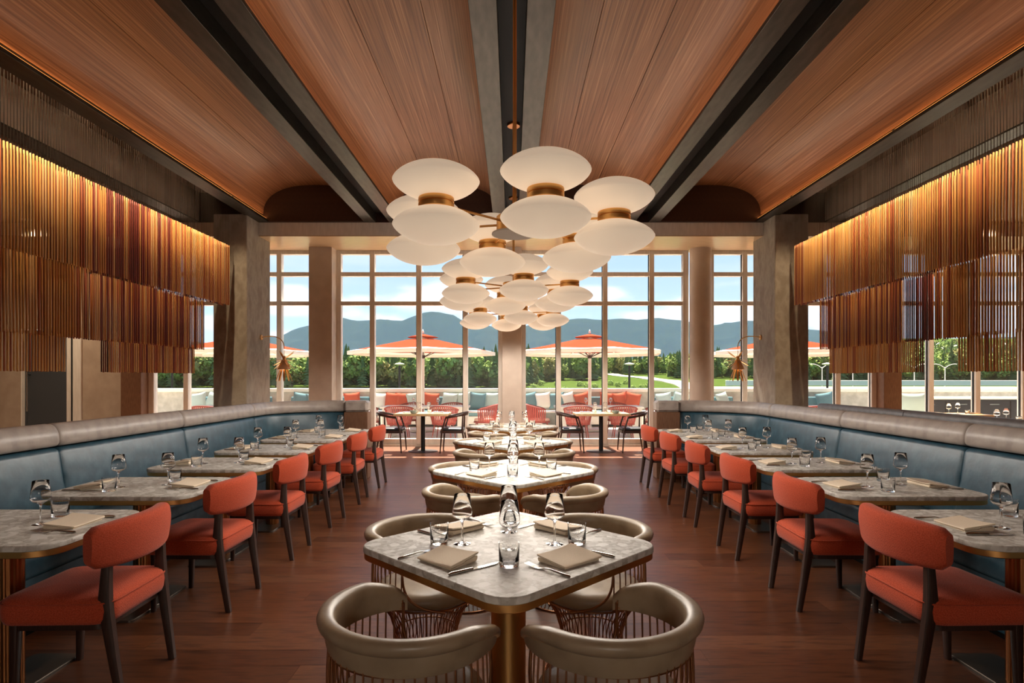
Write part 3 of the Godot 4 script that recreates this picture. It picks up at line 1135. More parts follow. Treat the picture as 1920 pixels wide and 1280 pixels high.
func build_centre_tables() -> void:
	var names := ["nearest centre table", "second centre table", "third centre table", "last centre table"]
	var ds := [2.44, 4.38, 6.36, 8.36]
	var xs := [-0.015, 0.01, 0.01, 0.0]
	var table: Node3D
	var chair: Node3D
	for i in 4:
		var at := P(xs[i], ds[i], 0)
		var label = "square stone-topped pedestal table, the " + ["nearest of the centre row", "second of the centre row", "third of the centre row", "last of the centre row by the windows"][i]
		if i == 0:
			table = thing("dining_table", label, "table", at, 45, "square tables of the centre row")
			part("stone_top", slab(0.914, 0.914, 0.11, [[0.004, 0.724], [0.0, 0.727], [0.0, 0.744], [0.002, 0.748], [0.006, 0.75]], 8), M["terrazzo"], table)
			part("brass_rim", slab(0.914, 0.914, 0.11, [[0.008, 0.697], [0.004, 0.700], [0.004, 0.724]], 8), M["brass"], table)
			part("column", lathe_mesh([[0.085, 0.02], [0.085, 0.03], [0.072, 0.04], [0.072, 0.69], [0.1, 0.697]], 32), M["brass"], table)
			part("base_plate", lathe_mesh([[0.0, 0.0], [0.29, 0.0], [0.295, 0.006], [0.29, 0.018], [0.08, 0.022], [0.0, 0.022]], 48), M["bronze"], table)
		else:
			table = copy(table, at, 45, label)
		var seats := ["camera side by the door", "camera side by the bar", "window side by the bar", "window side by the door"]
		for k in 4:
			var ang := [225.0, 315.0, 45.0, 135.0][k] as float
			var dir := Vector3(cos(deg_to_rad(ang)), 0, -sin(deg_to_rad(ang)))
			var p: Vector3 = at + [Vector3(-0.305, 0, 0.57), Vector3(0.325, 0, 0.57), Vector3(0.40, 0, -0.41), Vector3(-0.40, 0, -0.41)][k]
			# chair faces its table: its -z points to -dir
			var turn = rad_to_deg(atan2(dir.x, dir.z)) + [3.0, -2.0, 1.0, -3.0][(k + i) % 4]
			var lab = "taupe leather barrel chair at the " + names[i] + ", " + seats[k]
			if chair == null:
				chair = thing_rename(make_barrel_chair(), lab, p, turn, "barrel chairs of the centre row")
			else:
				copy(chair, p, turn, lab)
			var top := Vector3(at.x, 0.7502, at.z)
			setting(top + dir * 0.325, rad_to_deg(atan2(dir.x, dir.z)), "on the " + names[i] + ", " + seats[k])
		var corner := ["towards the bar", "towards the windows", "towards the door", "towards the camera"]
		for k in 4:
			var a := PI / 2 * k
			var dir := Vector3(cos(a), 0, -sin(a))
			var top := Vector3(at.x, 0.7502, at.z)
			var w = "on the " + names[i] + ", corner " + corner[k]
			glass_at(top + dir * (0.185 if k != 3 else 0.13) + Vector3(rng.randf_range(-0.008, 0.008), 0, rng.randf_range(-0.008, 0.008)), w)
			tumbler_at(top + dir * 0.285 + Vector3(rng.randf_range(-0.008, 0.008), 0, rng.randf_range(-0.008, 0.008)), w)

func thing_rename(o: Node3D, label: String, at: Vector3, turn: float, group: String) -> Node3D:
	o.position = at
	o.rotation_degrees.y = turn
	o.set_meta("label", label)
	o.set_meta("group", group)
	return o

# ---------------------------------------------------------------- the two banquette rows
func make_red_chair() -> Node3D:
	var t := thing("upholstered_chair", "x", "chair")
	part("seat", slab(0.50, 0.50, 0.085, [[0.03, 0.352], [0.008, 0.36], [0.0, 0.38], [-0.004, 0.415], [0.0, 0.448], [0.010, 0.462], [0.03, 0.473], [0.08, 0.482], [0.16, 0.487]], 6, 60.0), M["red_fabric"], t)
	var pip := []
	var ring := rrect(0.504, 0.504, 0.087, 6, 0.0, 0.449)
	for q in ring:
		pip.append(q)
	pip.append(ring[0])
	part("piping", tube_mesh(pip, 0.004, 5, false), M["red_fabric"], t)
	# curved back pad
	var path := []
	var sc := []
	var n := 24
	for i in n + 1:
		var u := -1.0 + 2.0 * i / n
		var a := u * deg_to_rad(33.0)
		path.append(Vector3(sin(a) * 0.51, 0.698, 0.265 - 0.51 + cos(a) * 0.51))
		var e := absf(u)
		var k := 1.0
		if e > 0.9:
			k = sqrt(maxf(0.0, 1.0 - pow((e - 0.9) / 0.1, 2.0))) * 0.22 + 0.78
		sc.append(Vector2(1.0 - 0.1 * e * e * e, k * (1.0 - 0.16 * e * e * e)))
	var sec := PackedVector2Array()
	for q in round_sec([[-0.034, -0.102], [0.034, -0.102], [0.050, 0.02], [0.040, 0.106], [-0.036, 0.106], [-0.044, 0.0]], 0.055, 5):
		sec.append(Vector2(q[0], q[1]))
	var b := MB.new()
	b.sweep(path, sec, Vector3.UP, sc)
	part("backrest", b.mesh(), M["red_fabric"], t)
	var sq := PackedVector2Array([Vector2(-1, -0.8), Vector2(-0.8, -1), Vector2(0.8, -1), Vector2(1, -0.8), Vector2(1, 0.8), Vector2(0.8, 1), Vector2(-0.8, 1), Vector2(-1, 0.8)])
	for s in [-1, 1]:
		var r := MB.new()
		r.sweep([Vector3(s * 0.205, 0.0, 0.282), Vector3(s * 0.21, 0.2, 0.252), Vector3(s * 0.213, 0.40, 0.224), Vector3(s * 0.213, 0.46, 0.218), Vector3(s * 0.21, 0.53, 0.219), Vector3(s * 0.205, 0.65, 0.222)], sq, Vector3(0, 0, 1), [Vector2(0.0135, 0.015), Vector2(0.016, 0.019), Vector2(0.018, 0.024), Vector2(0.018, 0.025), Vector2(0.017, 0.021), Vector2(0.015, 0.016)], true, 30.0)
		part("leg", r.mesh(), M["dark_walnut"], t)
		var f := MB.new()
		f.sweep([Vector3(s * 0.205, 0.0, -0.185), Vector3(s * 0.205, 0.355, -0.175)], sq, Vector3(0, 0, 1), [0.0125, 0.019], true, 30.0)
		part("leg", f.mesh(), M["dark_walnut"], t)
	part("seat_frame", slab(0.44, 0.44, 0.05, [[0.0, 0.328], [0.0, 0.354]], 3), M["dark_walnut"], t)
	return t

func build_banquette_tables() -> void:
	var ordw := ["nearest", "second", "third", "fourth", "fifth", "farthest"]
	var table: Node3D
	var chair: Node3D
	for sg in [-1, 1]:
		var row := "door-side" if sg < 0 else "bar-side"
		for i in 6:
			var d := 2.74 + 1.005 * i - (0.2 if i == 5 else 0.0)
			var at := P(sg * 2.35 + (0.03 if sg > 0 else 0.0), d, 0)
			var label: String = "stone-topped banquette table with brass edge, %s of the %s row" % [ordw[i], row]
			if table == null:
				table = thing("banquette_table", label, "table", at, 0, "tables along the two banquettes")
				part("stone_top", slab(0.90, 0.68, 0.12, [[0.004, 0.724], [0.0, 0.727], [0.0, 0.744], [0.002, 0.748], [0.006, 0.75]], 8), M["terrazzo"], table)
				part("brass_rim", slab(0.90, 0.68, 0.12, [[0.008, 0.697], [0.004, 0.700], [0.004, 0.724]], 8), M["brass"], table)
				var fl := MB.new()
				var rows := []
				for y in [0.015, 0.697]:
					var r := PackedVector3Array()
					for j in 64:
						var a := TAU * j / 64
						var k := 0.056 + 0.004 * absf(cos(a * 8))
						r.append(Vector3(cos(a) * k, y, sin(a) * k))
					rows.append(r)
				fl.loft(rows)
				part("fluted_column", fl.mesh(), M["bronze"], table)
				part("base_plate", slab(0.24, 0.60, 0.03, [[0.0, 0.0], [0.0, 0.012], [0.003, 0.015]], 4), M["plate_metal"], table)
			else:
				table = copy(table, at, 0, label)
			var cl := "red upholstered chair with dark wooden legs, %s of the %s row" % [ordw[i], row]
			var cp := P(sg * 2.02 + (0.035 if sg > 0 else 0.0), d + 0.06 + (0.2 if i == 5 else 0.0) + 0.012 * i, 0)
			var turn = 90.0 * -sg + [1.5, -1.0, 0.5, -2.0, 1.0, 0.0][i]
			if chair == null:
				chair = thing_rename(make_red_chair(), cl, cp, turn, "red chairs along the two rows")
			else:
				copy(chair, cp, turn, cl)
			# settings: one for the chair, one for the bench
			var top := Vector3(at.x, 0.7502, at.z)
			for seat in 2:
				var out = -sg if seat == 0 else sg
				var where: String = "on the %s table of the %s row, %s side" % [ordw[i], row, ["chair", "bench"][seat]]
				# diner sits at +x*out; facing -x*out; the diner's right hand
				var diner := Vector3(out, 0, 0)
				var right := Vector3(0, 0, -out)
				setting(top + diner * 0.29 + right * 0.02, 90.0 * out, where)
				glass_at(top + diner * 0.13 + right * (0.02 + rng.randf() * 0.03), where)
				tumbler_at(top + diner * 0.10 + right * (0.17 + rng.randf() * 0.03), where)

# ---------------------------------------------------------------- chandeliers
func build_chandeliers() -> void:
	var prof := []
	for i in 29:
		var a := -PI / 2 + PI * i / 28
		var c := cos(a)
		var s := sin(a)
		prof.append([0.2775 * pow(maxf(c, 0.0), 2.0 / 2.1), 0.116 * signf(s) * pow(absf(s), 2.0 / 1.42)])
	prof[0][0] = 0.0
	prof[28][0] = 0.0
	var globe := lathe_mesh(prof, 40, 80.0)
	var collar := lathe_mesh([[0.0, -0.034], [0.112, -0.034], [0.114, -0.03], [0.114, -0.006], [0.106, -0.003], [0.106, 0.003], [0.114, 0.006], [0.114, 0.03], [0.112, 0.034], [0.0, 0.034]], 36)
	var hub := lathe_mesh([[0.0, -0.065], [0.128, -0.065], [0.132, -0.06], [0.132, 0.05], [0.125, 0.056], [0.03, 0.06], [0.016, 0.085], [0.0, 0.085]], 36)
	var disc := lathe_mesh([[0.0, -0.078], [0.165, -0.078], [0.168, -0.074], [0.165, -0.066], [0.0, -0.066]], 40)
	var canopy := lathe_mesh([[0.0, -0.03], [0.075, -0.03], [0.08, -0.025], [0.08, 0.0], [0.0, 0.0]], 30)
	var ds := [4.25, 7.22, 10.15, -3.6]
	var turn := [-75.0, -81.0, -80.0, -75.0]
	for i in 4:
		var t := thing("chandelier", "brass chandelier of six double opal glass globes, " + ["nearest of the three", "middle of the three", "farthest, closest to the windows", "behind the viewpoint near the back wall"][i], "chandelier", P(0.02, ds[i], 2.553), 0, "globe chandeliers")
		part("hub", hub, M["brass"], t)
		part("hub_disc", disc, M["pale_grey"], t)
		var top := 4.56 - 2.553
		part("rod", tube_mesh([Vector3(0, 0.06, 0), Vector3(0, top, 0)], 0.014, 12), M["brass"], t)
		part("canopy", canopy, M["bronze"], t, Vector3(0, top, 0))
		for k in 6:
			var a := deg_to_rad(turn[i] + 60.0 * k)
			var p := Vector3(cos(a), 0, -sin(a)) * 0.712
			part("arm", tube_mesh([p.normalized() * 0.12, p.normalized() * 0.62], 0.0085, 8), M["brass"], t)
			part("collar", collar, M["brass"], t, p)
			var g0 := part("opal_globe_lamp", globe, M["opal_glass_glow"], t, p + Vector3(0, 0.141, 0))
			part("opal_globe_lamp", globe, M["opal_glass_glow"], t, p - Vector3(0, 0.141, 0))
			# the light that each pair of globes gives off, below and above it
			for way in [-1, 1]:
				var l := SpotLight3D.new()
				l.name = "globe_light"
				l.light_color = Color(1.0, 0.955, 0.9)
				l.light_energy = 0.85 if way < 0 else 0.14
				l.light_size = 0.27
				l.spot_angle = 87.0
				l.spot_angle_attenuation = 0.2
				l.spot_range = 30.0
				l.spot_attenuation = 2.0
				l.shadow_enabled = true
				t.add_child(l, true)
				l.position = p + Vector3(0, 0.285 * way, 0)
				l.rotation_degrees = Vector3(90.0 * way, 0, 0)

# ---------------------------------------------------------------- hanging screens of wooden rods
func rod_tier(sg: int, label: String, x: float, d0: float, d1: float, y0: float, y1: float, wires: bool, tones: Callable) -> void:
	var t := thing("rod_screen", label, "rod screen", P(sg * x, (d0 + d1) / 2, y0), 0, "hanging wooden rod screens")
	var key := "rod%.3f" % (y1 - y0)
	if not mesh_cache.has(key):
		var b := MB.new()
		b.lathe([[0.0, 0.0], [0.0075, 0.0], [0.009, 0.002], [0.009, y1 - y0 - 0.002], [0.0075, y1 - y0], [0.0, y1 - y0]], 8)
		mesh_cache[key] = b.mesh()
	var rod: ArrayMesh = mesh_cache[key]
	var pitch := 0.04
	var n := int((d1 - d0) / pitch)
	var w := MB.new()
	for layer in 2:
		for i in n:
			var d := d0 + pitch * (i + 0.5 * layer + 0.25) + rng.randf_range(-0.003, 0.003)
			var name_of: String = tones.call(d, layer)
			var lift := rng.randf_range(-0.004, 0.004)
			var p := Vector3(sg * 0.12 * layer, lift, t.position.z * -1.0 - d)
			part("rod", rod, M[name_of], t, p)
			if wires:
				w.tube([p + Vector3(0, y1 - y0, 0), Vector3(p.x, 4.94 - y0, p.z)], 0.0014, 3, false)
	if wires:
		part("hanging_wires", w.mesh(false), M["rod_wire"], t).set_meta("kind", "stuff")

func build_rod_screens() -> void:
	for sg in [-1, 1]:
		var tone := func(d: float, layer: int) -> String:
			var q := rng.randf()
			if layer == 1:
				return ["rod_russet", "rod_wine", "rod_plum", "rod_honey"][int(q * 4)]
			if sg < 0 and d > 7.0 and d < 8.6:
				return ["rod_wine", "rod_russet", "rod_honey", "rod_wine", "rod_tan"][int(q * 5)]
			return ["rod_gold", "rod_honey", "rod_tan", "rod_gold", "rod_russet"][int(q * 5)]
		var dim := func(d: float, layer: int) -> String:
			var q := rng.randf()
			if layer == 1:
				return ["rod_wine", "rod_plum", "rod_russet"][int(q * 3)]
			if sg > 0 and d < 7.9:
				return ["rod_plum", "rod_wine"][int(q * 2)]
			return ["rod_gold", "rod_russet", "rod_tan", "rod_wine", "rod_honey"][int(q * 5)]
		var side := "by the door wall" if sg < 0 else "on the bar side"
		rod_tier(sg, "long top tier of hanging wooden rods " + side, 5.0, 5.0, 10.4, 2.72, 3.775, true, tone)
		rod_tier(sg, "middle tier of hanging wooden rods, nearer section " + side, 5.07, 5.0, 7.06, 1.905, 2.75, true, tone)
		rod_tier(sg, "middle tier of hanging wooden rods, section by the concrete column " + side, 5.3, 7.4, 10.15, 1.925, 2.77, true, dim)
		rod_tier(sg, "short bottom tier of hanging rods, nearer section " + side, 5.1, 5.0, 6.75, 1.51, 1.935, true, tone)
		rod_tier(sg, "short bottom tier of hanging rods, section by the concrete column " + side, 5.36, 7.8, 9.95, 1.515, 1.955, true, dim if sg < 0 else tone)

# ---------------------------------------------------------------- tables by the glass
func make_arm_chair() -> Node3D:
	var t := thing("wooden_armchair", "x", "chair")
	part("seat_pad", slab(0.46, 0.44, 0.06, [[0.02, 0.425], [0.0, 0.435], [0.0, 0.455], [0.015, 0.468], [0.06, 0.474]], 4, 60.0), M["black_leather"], t)
	part("seat_frame", slab(0.48, 0.46, 0.05, [[0.0, 0.375], [0.0, 0.425]], 4), M["dark_walnut"], t)
	var rail := []
	var sc := []
	for i in 25:
		var u := -1.0 + 2.0 * i / 24
		var a := u * deg_to_rad(118.0)
		rail.append(Vector3(sin(a) * 0.29, 0.70 + 0.05 * cos(a), 0.02 + cos(a) * 0.27))
		sc.append(Vector2(0.016 + 0.008 * absf(u), 0.022 + 0.022 * maxf(0, 1.0 - absf(u) * 1.6)))
	var b := MB.new()
	var sec := PackedVector2Array()
	for j in 10:
		sec.append(Vector2(cos(TAU * j / 10), sin(TAU * j / 10)))
	b.sweep(rail, sec, Vector3.UP, sc)
	part("back_rail", b.mesh(), M["dark_walnut"], t)
	for s in [-1, 1]:
		part("leg", tube_mesh([Vector3(s * 0.27, 0.0, -0.22), Vector3(s * 0.25, 0.42, -0.19), Vector3(s * 0.262, 0.68, -0.11)], [0.012, 0.019, 0.014], 8), M["dark_walnut"], t)
		part("leg", tube_mesh([Vector3(s * 0.24, 0.0, 0.27), Vector3(s * 0.22, 0.42, 0.2), Vector3(s * 0.215, 0.72, 0.21)], [0.012, 0.019, 0.014], 8), M["dark_walnut"], t)
	return t

func plate_mesh() -> ArrayMesh:
	return lathe_mesh([[0.0, 0.0], [0.07, 0.0], [0.12, 0.012], [0.122, 0.015], [0.07, 0.005], [0.0, 0.004]], 28, 60.0)

func build_window_tables() -> void:
	var table: Node3D
	var chair: Node3D
	var plate := plate_mesh()
	var bowl := lathe_mesh([[0.0, 0.0], [0.04, 0.0], [0.07, 0.035], [0.078, 0.06], [0.074, 0.06], [0.066, 0.036], [0.036, 0.006], [0.0, 0.005]], 24, 60.0)
	for s in [-1, 1]:
		var which := "before the window next to the door-side banquette" if s < 0 else "before the window next to the bar-side banquette"
		var at := P(s * 1.745, 11.5, 0)
		var label := "small oak-topped table on a black pedestal, " + ("window by the door-side banquette" if s < 0 else "window by the bar-side banquette")
		if table == null:
			table = thing("pedestal_table", label, "table", at, 0, "oak tables by the glass")
			part("oak_top", slab(1.04, 0.72, 0.02, [[0.004, 0.71], [0.0, 0.713], [0.0, 0.747], [0.004, 0.75]], 3), M["pale_oak"], table)
			part("post", lathe_mesh([[0.042, 0.015], [0.042, 0.71]], 24), M["black_metal"], table)
			part("base_disc", lathe_mesh([[0.0, 0.0], [0.29, 0.0], [0.29, 0.008], [0.05, 0.016], [0.0, 0.016]], 40), M["black_metal"], table)
		else:
			table = copy(table, at, 0, label)
		for e in [-1, 1]:
			var lab := "dark walnut armchair with black seat, %s of the oak table by the %s banquette" % ["door-wall end" if e < 0 else "bar end", "door-side" if s < 0 else "bar-side"]
			var p := at + Vector3(e * 0.59, 0, 0.02)
			if chair == null:
				chair = thing_rename(make_arm_chair(), lab, p, 90.0 * e, "walnut armchairs by the glass")
			else:
				copy(chair, p, 90.0 * e, lab)
			var wh := "at the %s end of the oak table by the %s banquette" % ["door-wall" if e < 0 else "bar", "door-side" if s < 0 else "bar-side"]
			single("side_plate", plate, M["cap_white"], "pale plate " + wh, "plate", at + Vector3(e * 0.3, 0.7502, -0.05), 0, "plates on the oak tables")
			tumbler_at(at + Vector3(e * 0.14, 0.7502, 0.08), wh)
			glass_at(at + Vector3(e * 0.1, 0.7502, -0.12), wh)
		single("salad_bowl", bowl, M["cushion_mint"], "small pale green bowl on the oak table by the %s banquette" % ("door-side" if s < 0 else "bar-side"), "bowl", at + Vector3(0.2 * s + 0.05, 0.7502, 0.2), 0, "bowls on the oak tables")

# ---------------------------------------------------------------- bracket lamps on the concrete columns
func build_sconces() -> void:
	for s in [-1, 1]:
		var col := -4.79 if s < 0 else 4.75
		var t := thing("bracket_lamp", "brass sunburst bracket lamp on the concrete column " + ("by the door-side banquette" if s < 0 else "by the bar-side banquette"), "wall lamp", P(col, 11.2, 1.85), 0, "sunburst lamps on the columns")
		var out = -s * 0.44
		part("wall_plate", lathe_mesh([[0.0, 0.0], [0.05, 0.0], [0.05, 0.015], [0.0, 0.02]], 20), M["brass"], t, Vector3(0, 0.36, 0), Vector3(0, 0, s * 90))
		part("arm", tube_mesh(bez(Vector3(0, 0.36, 0), Vector3(out * 0.6, 0.42, 0), Vector3(out * 1.0, 0.36, 0), Vector3(out, 0.16, 0), 12), 0.009, 8), M["brass"], t)
		part("cord", tube_mesh([Vector3(out, 0.17, 0), Vector3(out, -0.02, 0)], 0.004, 6), M["brass"], t)
		part("socket", lathe_mesh([[0.0, -0.09], [0.05, -0.09], [0.055, -0.07], [0.03, -0.06], [0.03, 0.0], [0.0, 0.01]], 20), M["brass"], t, Vector3(out, 0, 0))
		part("shade", lathe_mesh([[0.055, -0.09], [0.125, -0.25], [0.122, -0.25], [0.052, -0.092]], 28), M["sconce_shade"], t, Vector3(out, 0, 0))
		var spike := MB.new()
		spike.sweep([Vector3(0, 0, 0.04), Vector3(0, 0, 0.16), Vector3(0, 0, 0.27)], PackedVector2Array([Vector2(-1, -0.15), Vector2(1, -0.15), Vector2(1, 0.15), Vector2(-1, 0.15)]), Vector3.UP, [0.012, 0.018, 0.005])
		var sm := spike.mesh()
		for k in 20:
			part("ray", sm, M["brass"], t, Vector3(out, -0.06, 0), Vector3([-34.0, 6.0, 26.0, 44.0][k % 4], 360.0 / 20 * k, 0))
		for k in 10:
			var a := TAU * k / 10
			part("fringe", sm, M["brass"], t, Vector3(out + cos(a) * 0.06, -0.22, sin(a) * 0.06), Vector3(70, rad_to_deg(atan2(cos(a), sin(a))), 0))
		part("pendant_tip", tube_mesh([Vector3(out, -0.24, 0), Vector3(out, -0.44, 0)], [0.012, 0.006], 8), M["brass"], t)
		part("bulb_lamp", lathe_mesh([[0.0, -0.20], [0.03, -0.18], [0.035, -0.15], [0.02, -0.11], [0.0, -0.10]], 16, 80.0), M["opal_glass_glow"], t, Vector3(out, 0, 0))
		var l := OmniLight3D.new()
		l.name = "lamp_light"
		l.light_color = Color(1.0, 0.83, 0.64)
		l.light_energy = 0.06
		l.light_size = 0.04
		l.omni_range = 30.0
		l.omni_attenuation = 2.0
		l.shadow_enabled = true
		t.add_child(l)
		l.position = Vector3(out, -0.15, 0)

# ---------------------------------------------------------------- tables beyond the second bench
func build_far_tables() -> void:
	var n := 0
	for q in [[8.5, 11.2], [7.75, 9.2]]:
		var at := P(q[0], q[1], 0)
		var w: String = ["table by the far windows", "table behind the grey bench"][n]
		var t := thing("side_table", ["oak-topped table by the far windows beyond the grey bench", "oak-topped table just behind the grey bench"][n], "table", at)
		part("oak_top", slab(0.9, 0.7, 0.04, [[0.004, 0.715], [0.0, 0.72], [0.0, 0.746], [0.004, 0.75]], 4), M["pale_oak"] if n == 0 else M["terrazzo"], t)
		part("post", lathe_mesh([[0.04, 0.012], [0.04, 0.715]], 20), M["black_metal"], t)
		part("base_disc", lathe_mesh([[0.0, 0.0], [0.28, 0.0], [0.28, 0.01], [0.0, 0.014]], 32), M["black_metal"], t)
		glass_at(at + Vector3(0.1, 0.7502, -0.12), "on the " + w)
		glass_at(at + Vector3(-0.28, 0.7502, 0.16), "at the aisle end, " + w)
		tumbler_at(at + Vector3(0.18, 0.7502, 0.02), "on the " + w)
		single("napkin", napkin_mesh, M["linen"], "folded beige linen napkin towards the aisle on the " + w, "napkin", at + Vector3(-0.3, 0.7502, 0), 90, "napkins laid on the tables")
		single("napkin", napkin_mesh, M["linen"], "folded beige linen napkin towards the wall on the " + w, "napkin", at + Vector3(0.34, 0.7502, 0), 90, "napkins laid on the tables")
		n += 1

# ---------------------------------------------------------------- the terrace
func pillow_mesh() -> ArrayMesh:
	if mesh_cache.has("pillow"):
		return mesh_cache["pillow"]
	var b := MB.new()
	for side in [1.0, -1.0]:
		var rows := []
		for i in 11:
			var r := PackedVector3Array()
			for j in 11:
				var u := -1.0 + 0.2 * i
				var v := -1.0 + 0.2 * j
				var puff := pow(maxf(0.0, (1.0 - u * u) * (1.0 - v * v)), 0.45) * 0.085
				var k := 1.0 - 0.09 * (1.0 - v * v) * absf(u) * absf(u)
				var k2 := 1.0 - 0.09 * (1.0 - u * u) * absf(v) * absf(v)
				r.append(Vector3(u * 0.25 * k, v * 0.25 * k2, side * puff))
			if side < 0:
				r.reverse()
			rows.append(r)
		b.loft(rows, false, false, false, 179.0)
	mesh_cache["pillow"] = b.mesh()
	return mesh_cache["pillow"]

func make_patio_chair() -> Node3D:
	var t := thing("woven_chair", "x", "chair")
	var straps := MB.new()
	var st := PackedVector2Array([Vector2(-1, -0.2), Vector2(1, -0.2), Vector2(1, 0.2), Vector2(-1, 0.2)])
	for i in 27:
		var a := deg_to_rad(-112.0 + 224.0 * i / 26)
		var dir := Vector3(sin(a), 0, cos(a))
		var p0 := dir * 0.27 + Vector3(0, 0.36, 0)
		var p1 := dir * 0.33 + Vector3(0, 0.78 - 0.14 * (1.0 - cos(a)) * 0.6, 0)
		straps.sweep([p0, p0.lerp(p1, 0.5) + dir * 0.012, p1], st, dir, 0.014)
	part("woven_straps", straps.mesh(), M["patio_red"], t).set_meta("kind", "stuff")
	var rail := []
	var low := []
	for i in 29:
		var a := deg_to_rad(-114.0 + 228.0 * i / 28)
		var dir := Vector3(sin(a), 0, cos(a))
		rail.append(dir * 0.335 + Vector3(0, 0.785 - 0.14 * (1.0 - cos(a)) * 0.6, 0))
		low.append(dir * 0.265 + Vector3(0, 0.355, 0))
	part("top_rail", tube_mesh(rail, 0.017, 8), M["patio_red_dark"], t)
	part("seat_rail", tube_mesh(low, 0.015, 8), M["patio_red_dark"], t)
	part("seat", lathe_mesh([[0.0, 0.34], [0.25, 0.34], [0.265, 0.36], [0.25, 0.38], [0.0, 0.385]], 28, 60.0), M["patio_red"], t)
	part("seat_cushion", lathe_mesh([[0.0, 0.385], [0.235, 0.385], [0.25, 0.41], [0.235, 0.44], [0.0, 0.45]], 28, 60.0), M["cushion_rose"], t)
	for sx in [-1, 1]:
		for sz in [-1, 1]:
			part("leg", tube_mesh([Vector3(sx * 0.23, 0.0, sz * 0.23), Vector3(sx * 0.18, 0.35, sz * 0.18)], [0.011, 0.014], 8), M["patio_red_dark"], t)
	return t

func umbrella(x: float, d: float, label: String) -> void:
	var t := thing("parasol", label, "parasol", P(x, d, 0), 11, "orange parasols on the terrace")
	var R := 2.0
	var rim := 2.13
	var tip := 2.62
	for k in 8:
		var a0 := TAU * k / 8
		var a1 := TAU * (k + 1) / 8
		var c0 := Vector3(cos(a0), 0, sin(a0))
		var c1 := Vector3(cos(a1), 0, sin(a1))
		var rows := []
		var lower := []
		for i in 6:
			var f := 0.18 + 0.70 * i / 5.0
			var y := lerpf(tip - 0.04, rim + 0.02, pow(f, 0.9))
			rows.append(PackedVector3Array([c0 * R * f + Vector3(0, y, 0), (c0 + c1) * 0.5 * R * f + Vector3(0, y - 0.02 * f, 0), c1 * R * f + Vector3(0, y, 0), c1 * R * f + Vector3(0, y - 0.006, 0), (c0 + c1) * 0.5 * R * f + Vector3(0, y - 0.026 * f, 0), c0 * R * f + Vector3(0, y - 0.006, 0)]))
		for i in 3:
			var f := 0.88 + 0.06 * i
			var y := lerpf(tip - 0.04, rim + 0.02, pow(f, 0.9))
			lower.append(PackedVector3Array([c0 * R * f + Vector3(0, y, 0), (c0 + c1) * 0.5 * R * f + Vector3(0, y - 0.02 * f, 0), c1 * R * f + Vector3(0, y, 0), c1 * R * f + Vector3(0, y - 0.006, 0), (c0 + c1) * 0.5 * R * f + Vector3(0, y - 0.026 * f, 0), c0 * R * f + Vector3(0, y - 0.006, 0)]))
		var b := MB.new()
		b.loft(rows, true, true, true, 179.0)
		part("canopy_panel", b.mesh(), M["umbrella_orange"], t)
		b = MB.new()
		b.loft(lower, true, true, true, 179.0)
		part("canopy_border", b.mesh(), M["umbrella_white"], t)
		var e0 := c0 * R + Vector3(0, rim + 0.02, 0)
		var e1 := c1 * R + Vector3(0, rim + 0.02, 0)
		b = MB.new()
		b.loft([PackedVector3Array([e0, e1, e1 - Vector3(0, 0.09, 0), e0 - Vector3(0, 0.09, 0)]), PackedVector3Array([e0 * 0.998, e1 * 0.998, e1 * 0.998 - Vector3(0, 0.09, 0), e0 * 0.998 - Vector3(0, 0.09, 0)])])
		part("valance", b.mesh(), M["umbrella_white"], t)
		part("rib", tube_mesh([Vector3(0, tip - 0.1, 0) + c0 * 0.05, c0 * R * 0.98 + Vector3(0, rim - 0.02, 0)], 0.012, 6), M["white_paint"], t)
		part("strut", tube_mesh([Vector3(0, rim - 0.12, 0) + c0 * 0.05, c0 * R * 0.42 + Vector3(0, rim + 0.22, 0)], 0.011, 6), M["dark_walnut"], t)
	part("top_cap", lathe_mesh([[0.42, tip - 0.075], [0.0, tip + 0.02], [0.0, tip], [0.42, tip - 0.085]], 8, 20.0), M["umbrella_orange"], t)
	part("finial", lathe_mesh([[0.0, tip + 0.03], [0.03, tip + 0.04], [0.035, tip + 0.07], [0.02, tip + 0.1], [0.0, tip + 0.14]], 12, 60.0), M["white_paint"], t)
	part("hub", lathe_mesh([[0.0, rim - 0.18], [0.06, rim - 0.16], [0.06, rim - 0.08], [0.0, rim - 0.06]], 14), M["dark_walnut"], t)
	part("pole", tube_mesh([Vector3(0, 0.05, 0), Vector3(0, tip, 0)], 0.045, 14), M["white_paint"], t)
	part("foot", slab(0.7, 0.7, 0.05, [[0.0, 0.0], [0.0, 0.05], [0.01, 0.06]], 4), M["pale_grey"], t)

func sofa(x: float, d: float, wide: float, turn: float, label: String) -> void:
	var t := thing("outdoor_sofa", label, "sofa", P(x, d, 0), turn, "teal sofas on the terrace")
	part("frame", box_mesh(Vector3(wide, 0.24, 0.8), 0.01), M["pale_grey"], t, Vector3(0, 0.18, 0))
	part("back", box_mesh(Vector3(wide, 0.52, 0.12), 0.03), M["cushion_teal"], t, Vector3(0, 0.6, 0.34))
	var n := maxi(1, int(wide / 0.75))
	for k in n:
		part("seat_cushion", box_mesh(Vector3(wide / n - 0.01, 0.15, 0.66), 0.03), M["cushion_teal"], t, Vector3(-wide / 2 + wide / n * (k + 0.5), 0.375, -0.06))
	for s in [-1, 1]:
		part("leg", box_mesh(Vector3(0.06, 0.07, 0.6)), M["black_metal"], t, Vector3(s * (wide / 2 - 0.1), 0.035, 0))

